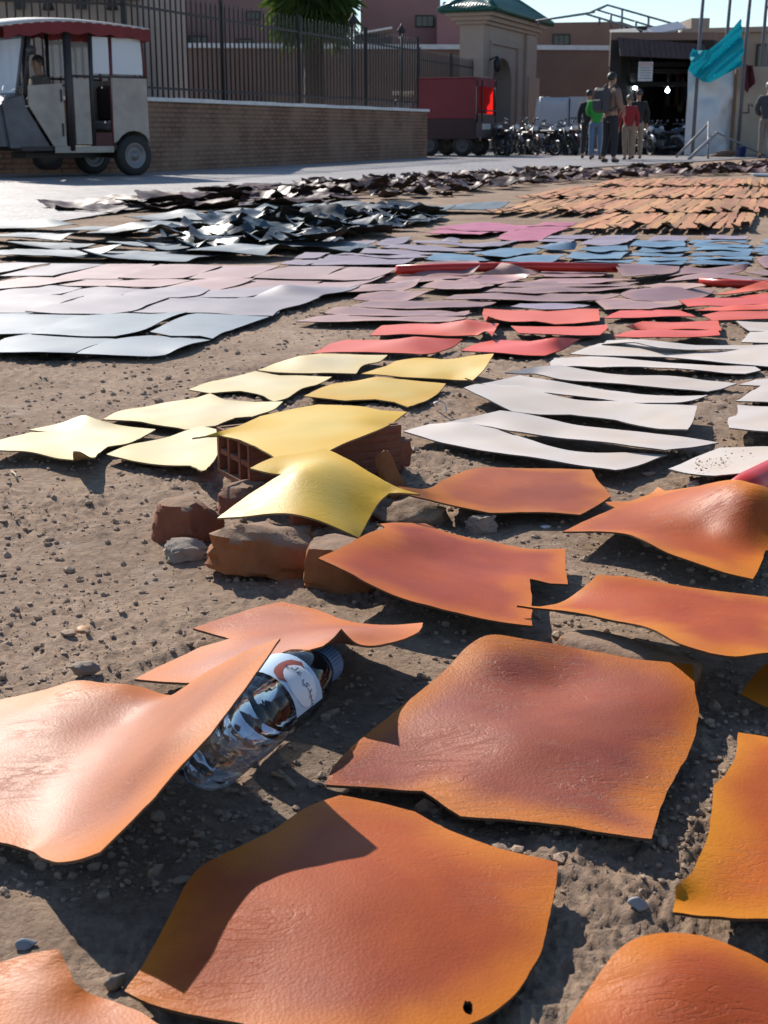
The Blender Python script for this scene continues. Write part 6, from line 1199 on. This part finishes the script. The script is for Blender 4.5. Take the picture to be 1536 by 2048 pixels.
person('woman in a bright green top and blue jeans with fair hair seen from behind', 1190, 321, 1.50, R(180 - 14), fab('green', (0.03, 0.30, 0.045)), fab('jeans', (0.10, 0.17, 0.27)), (0.09, 0.05, 0.03), longhair=True, arms='front', stride=0.03, topname='top')
bp = person('tall man in a pale brown shirt and dark trousers carrying a backpack', 1217, 327, 1.70, R(125), fab('brown', (0.24, 0.15, 0.12)), fab('navy', (0.02, 0.022, 0.03)), (0.02, 0.015, 0.012), arms='bent', stride=0.04, topname='shirt')
person('short person in a red jacket and beige trousers', 1254, 321, 1.36, R(180 + 8), fab('red', (0.28, 0.018, 0.022)), fab('beige', (0.26, 0.19, 0.14)), (0.12, 0.10, 0.09), arms='down', stride=0.12)
person('person in a black top and beige trousers beyond the red jacket', 1272, 319, 1.50, R(180 + 5), fab('black', (0.018, 0.018, 0.02)), fab('beige2', (0.30, 0.235, 0.18)), (0.05, 0.045, 0.045), arms='down', stride=0.05)
person('person all in dark clothes half hidden by the woman in green', 1174, 318, 1.50, R(180 - 20), fab('black', (0.018, 0.018, 0.02)), fab('black2', (0.03, 0.026, 0.026)), (0.02, 0.015, 0.012), arms='down', stride=0.10)
person('grey-haired man in a dark jacket and light trousers beside the beige panel', 1529, 318, 1.68, R(150), fab('slate', (0.05, 0.055, 0.07)), fab('grey', (0.20, 0.185, 0.17)), (0.35, 0.33, 0.31), arms='bent', stride=0.04)
tb = empty('backpack', bp.location, bp.rotation_euler.z); tag(tb, 'dark grey backpack on the tall man in the pale shirt', 'backpack'); s_ = 1.70 / 1.75; tb.scale = (s_, s_, s_)
MB().box((-0.17, 0.15, 0.98), (0.17, 0.36, 1.46), 0.05).build('bag', fab('pack', (0.06, 0.06, 0.07)), tb); MB().box((-0.12, 0.362, 1.02), (0.12, 0.42, 1.24), 0.025).build('pocket', fab('pack', (0.06, 0.06, 0.07)), tb)
for s in (1, -1): MB().tube([(s * .12, 0.16, 1.44), (s * .13, 0.03, 1.53), (s * .12, -0.13, 1.42), (s * .14, -0.10, 1.15), (s * .15, 0.15, 1.02)], 0.018, 6).build('strap', fab('pack', (0.06, 0.06, 0.07)), tb)
dr = TWO + TWF * 1.12 + TWL * 0.02
person('driver in a grey-brown jacket sitting inside the three-wheeler', 0, 0, 1.55, math.atan2(TWF.y, TWF.x) + R(90), fab('drab', (0.15, 0.125, 0.105)), fab('drab2', (0.05, 0.05, 0.05)), (0.03, 0.025, 0.02), arms='bent', loc=Vector((dr.x, dr.y, 0.06)), seated=True)

# ------------------------------------------------------------ palms
def palm(name, label, loc, trunk_h, tr, n, fl, seed, droop=0.9):
    t = empty(name, loc); tag(t, label, 'palm tree'); rnd = random.Random(seed)
    pr = [(tr * (1.25 - .35 * k / 20) * (1 + 0.10 * (k % 2)), trunk_h * k / 20) for k in range(21)]; MB().lathe(pr, 12).build('trunk', mat('palm_bark', (0.07, 0.048, 0.036), (0.04, 0.028, 0.022), 0.9, 9, 0.6, 14), t)
    gm, nt, N, L, B = newmat(name + '_leaf'); tc = N.new('ShaderNodeTexCoord'); nn = noise(N, L, tc.outputs['Object'], 2.5, 3); r_ = ramp(N, L, nn.outputs['Fac'], (0.018, 0.05, 0.02), (0.075, 0.12, 0.035)); L.new(r_.outputs[0], B.inputs['Base Color']); B.inputs['Roughness'].default_value = 0.5
    tr_ = N.new('ShaderNodeBsdfTranslucent'); tr_.inputs[0].default_value = (0.16, 0.24, 0.03, 1); mx = N.new('ShaderNodeMixShader'); mx.inputs[0].default_value = 0.28; L.new(B.outputs[0], mx.inputs[1]); L.new(tr_.outputs[0], mx.inputs[2]); L.new(mx.outputs[0], N['Material Output'].inputs['Surface'])
    m = MB()
    for i in range(n):
        a = i * 2.39996 + rnd.uniform(-.2, .2); el = R(78) - R(135) * (i / n) + rnd.uniform(-.12, .12); l1 = fl * rnd.uniform(.35, .5); c = Vector((0, 0, trunk_h)); d = Vector((math.cos(a) * math.cos(el), math.sin(a) * math.cos(el), math.sin(el)))
        e = c + d * l1; m.tube([c, e], 0.02, 4); side = d.cross(Vector((0, 0, 1))).normalized(); upv = side.cross(d)
        for q in range(15):                                   # a fan of folded blades
            b = R(-78 + 156 * q / 14); dd = (d * math.cos(b) + side * math.sin(b)).normalized(); ln = fl * rnd.uniform(.5, .72) * (1 - .25 * abs(q - 7) / 7); w = side.cross(dd).normalized() if abs(side.dot(dd)) < .95 else upv
            pw = dd.cross(upv).normalized() * 0.035 * fl; p1 = e + dd * ln * .55 + Vector((0, 0, -droop * ln * .10)); p2 = e + dd * ln + Vector((0, 0, -droop * ln * .5))
            m.add([e, p1 + pw, p2, p1 - pw], [(0, 1, 2), (0, 2, 3)])
    m.build('crown', gm, t); return t
palm('fan_palm', 'dense fan palm rising behind the iron fence', (XD(630, 47), 47, 0), 4.9, 0.30, 110, 1.75, 5)
palm('palm_tree', 'small distant palm against the sky beside the cream building', (XD(314, 95), 95, 0), 8.2, 0.25, 34, 2.2, 6)
palm('palm_tree', 'second tiny distant palm tuft beside the first against the sky', (XD(331, 99), 99, 0), 8.0, 0.25, 26, 2.0, 7)
# white pergola on a far terrace
pg = empty('roof_pergola', (XD(322, 75), 75, ZD(40, 75))); tag(pg, 'thin white lattice railing on a terrace far beyond the iron fence', 'railing'); c = XD(322, 75)
for k, py in enumerate((6, 12, 22)): MB().tube([(XD(292, 75) - c, 0, ZD(py - 2, 75) - ZD(40, 75)), (XD(356, 75) - c, 0, ZD(py + 3, 75) - ZD(40, 75))], 0.035, 5).build('rail', PL['steel'], pg)
for k in range(9): x = XD(292 + 8 * k, 75) - c; MB().tube([(x, 0, 0), (x, 0, ZD(5, 75) - ZD(40, 75))], 0.03, 5).build('upright', PL['steel'], pg)
an = MB().tube([(0, 0, 0), (0, 0, 0.9)], 0.02, 4).tube([(0, 0, 0.9), (1.0, 0, 0.92)], 0.015, 4).build('roof_aerial', PL['iron'], None, PD(1026, 14, 58)); tag(an, 'thin aerial on the skyline behind the gate roof', 'aerial')
# small litter
o = MB().lathe([(0.002, 0), (0.009, 0.0), (0.0095, 0.002), (0.009, 0.004), (0.002, 0.0042)], 14).build('bottle_cap', mat('cap_gold', (0.45, 0.22, 0.07), rough=.6), None, P(165, 1242)); o.location.z = float(gh(o.location.x, o.location.y)) + 0.001; o.rotation_euler = (0.2, 0.1, 0); tag(o, 'small orange bottle cap lying on the bare dirt', 'bottle cap')
pts = [P(868, 806, .012), P(880, 802, .03), P(890, 806, .022), P(893, 822, .008)]
o = MB().tube([p - pts[0] for p in pts], 0.0022, 5).build('twist_of_string', mat('string_white', (0.75, 0.74, 0.72)), None, pts[0]); tag(o, 'bent scrap of white string on the dirt beside the yellow hides', 'string')
for (a, b, lab) in (((22, 930), (34, 948), 'short dry stick on the dirt below the curled cream-yellow hide'), ((545, 1520), (590, 1548), 'thin pale straw on the shaded dirt beside the bottle')):
    A_, B_ = P(*a), P(*b); A_.z = float(gh(A_.x, A_.y)) + .003; B_.z = float(gh(B_.x, B_.y)) + .003; o = MB().tube([(0, 0, 0), (B_ - A_) * .5 + Vector((0.002, 0, .003)), B_ - A_], 0.0024, 5).build('stick', mat('straw', (0.42, 0.32, 0.22)), None, A_); tag(o, lab, 'stick')
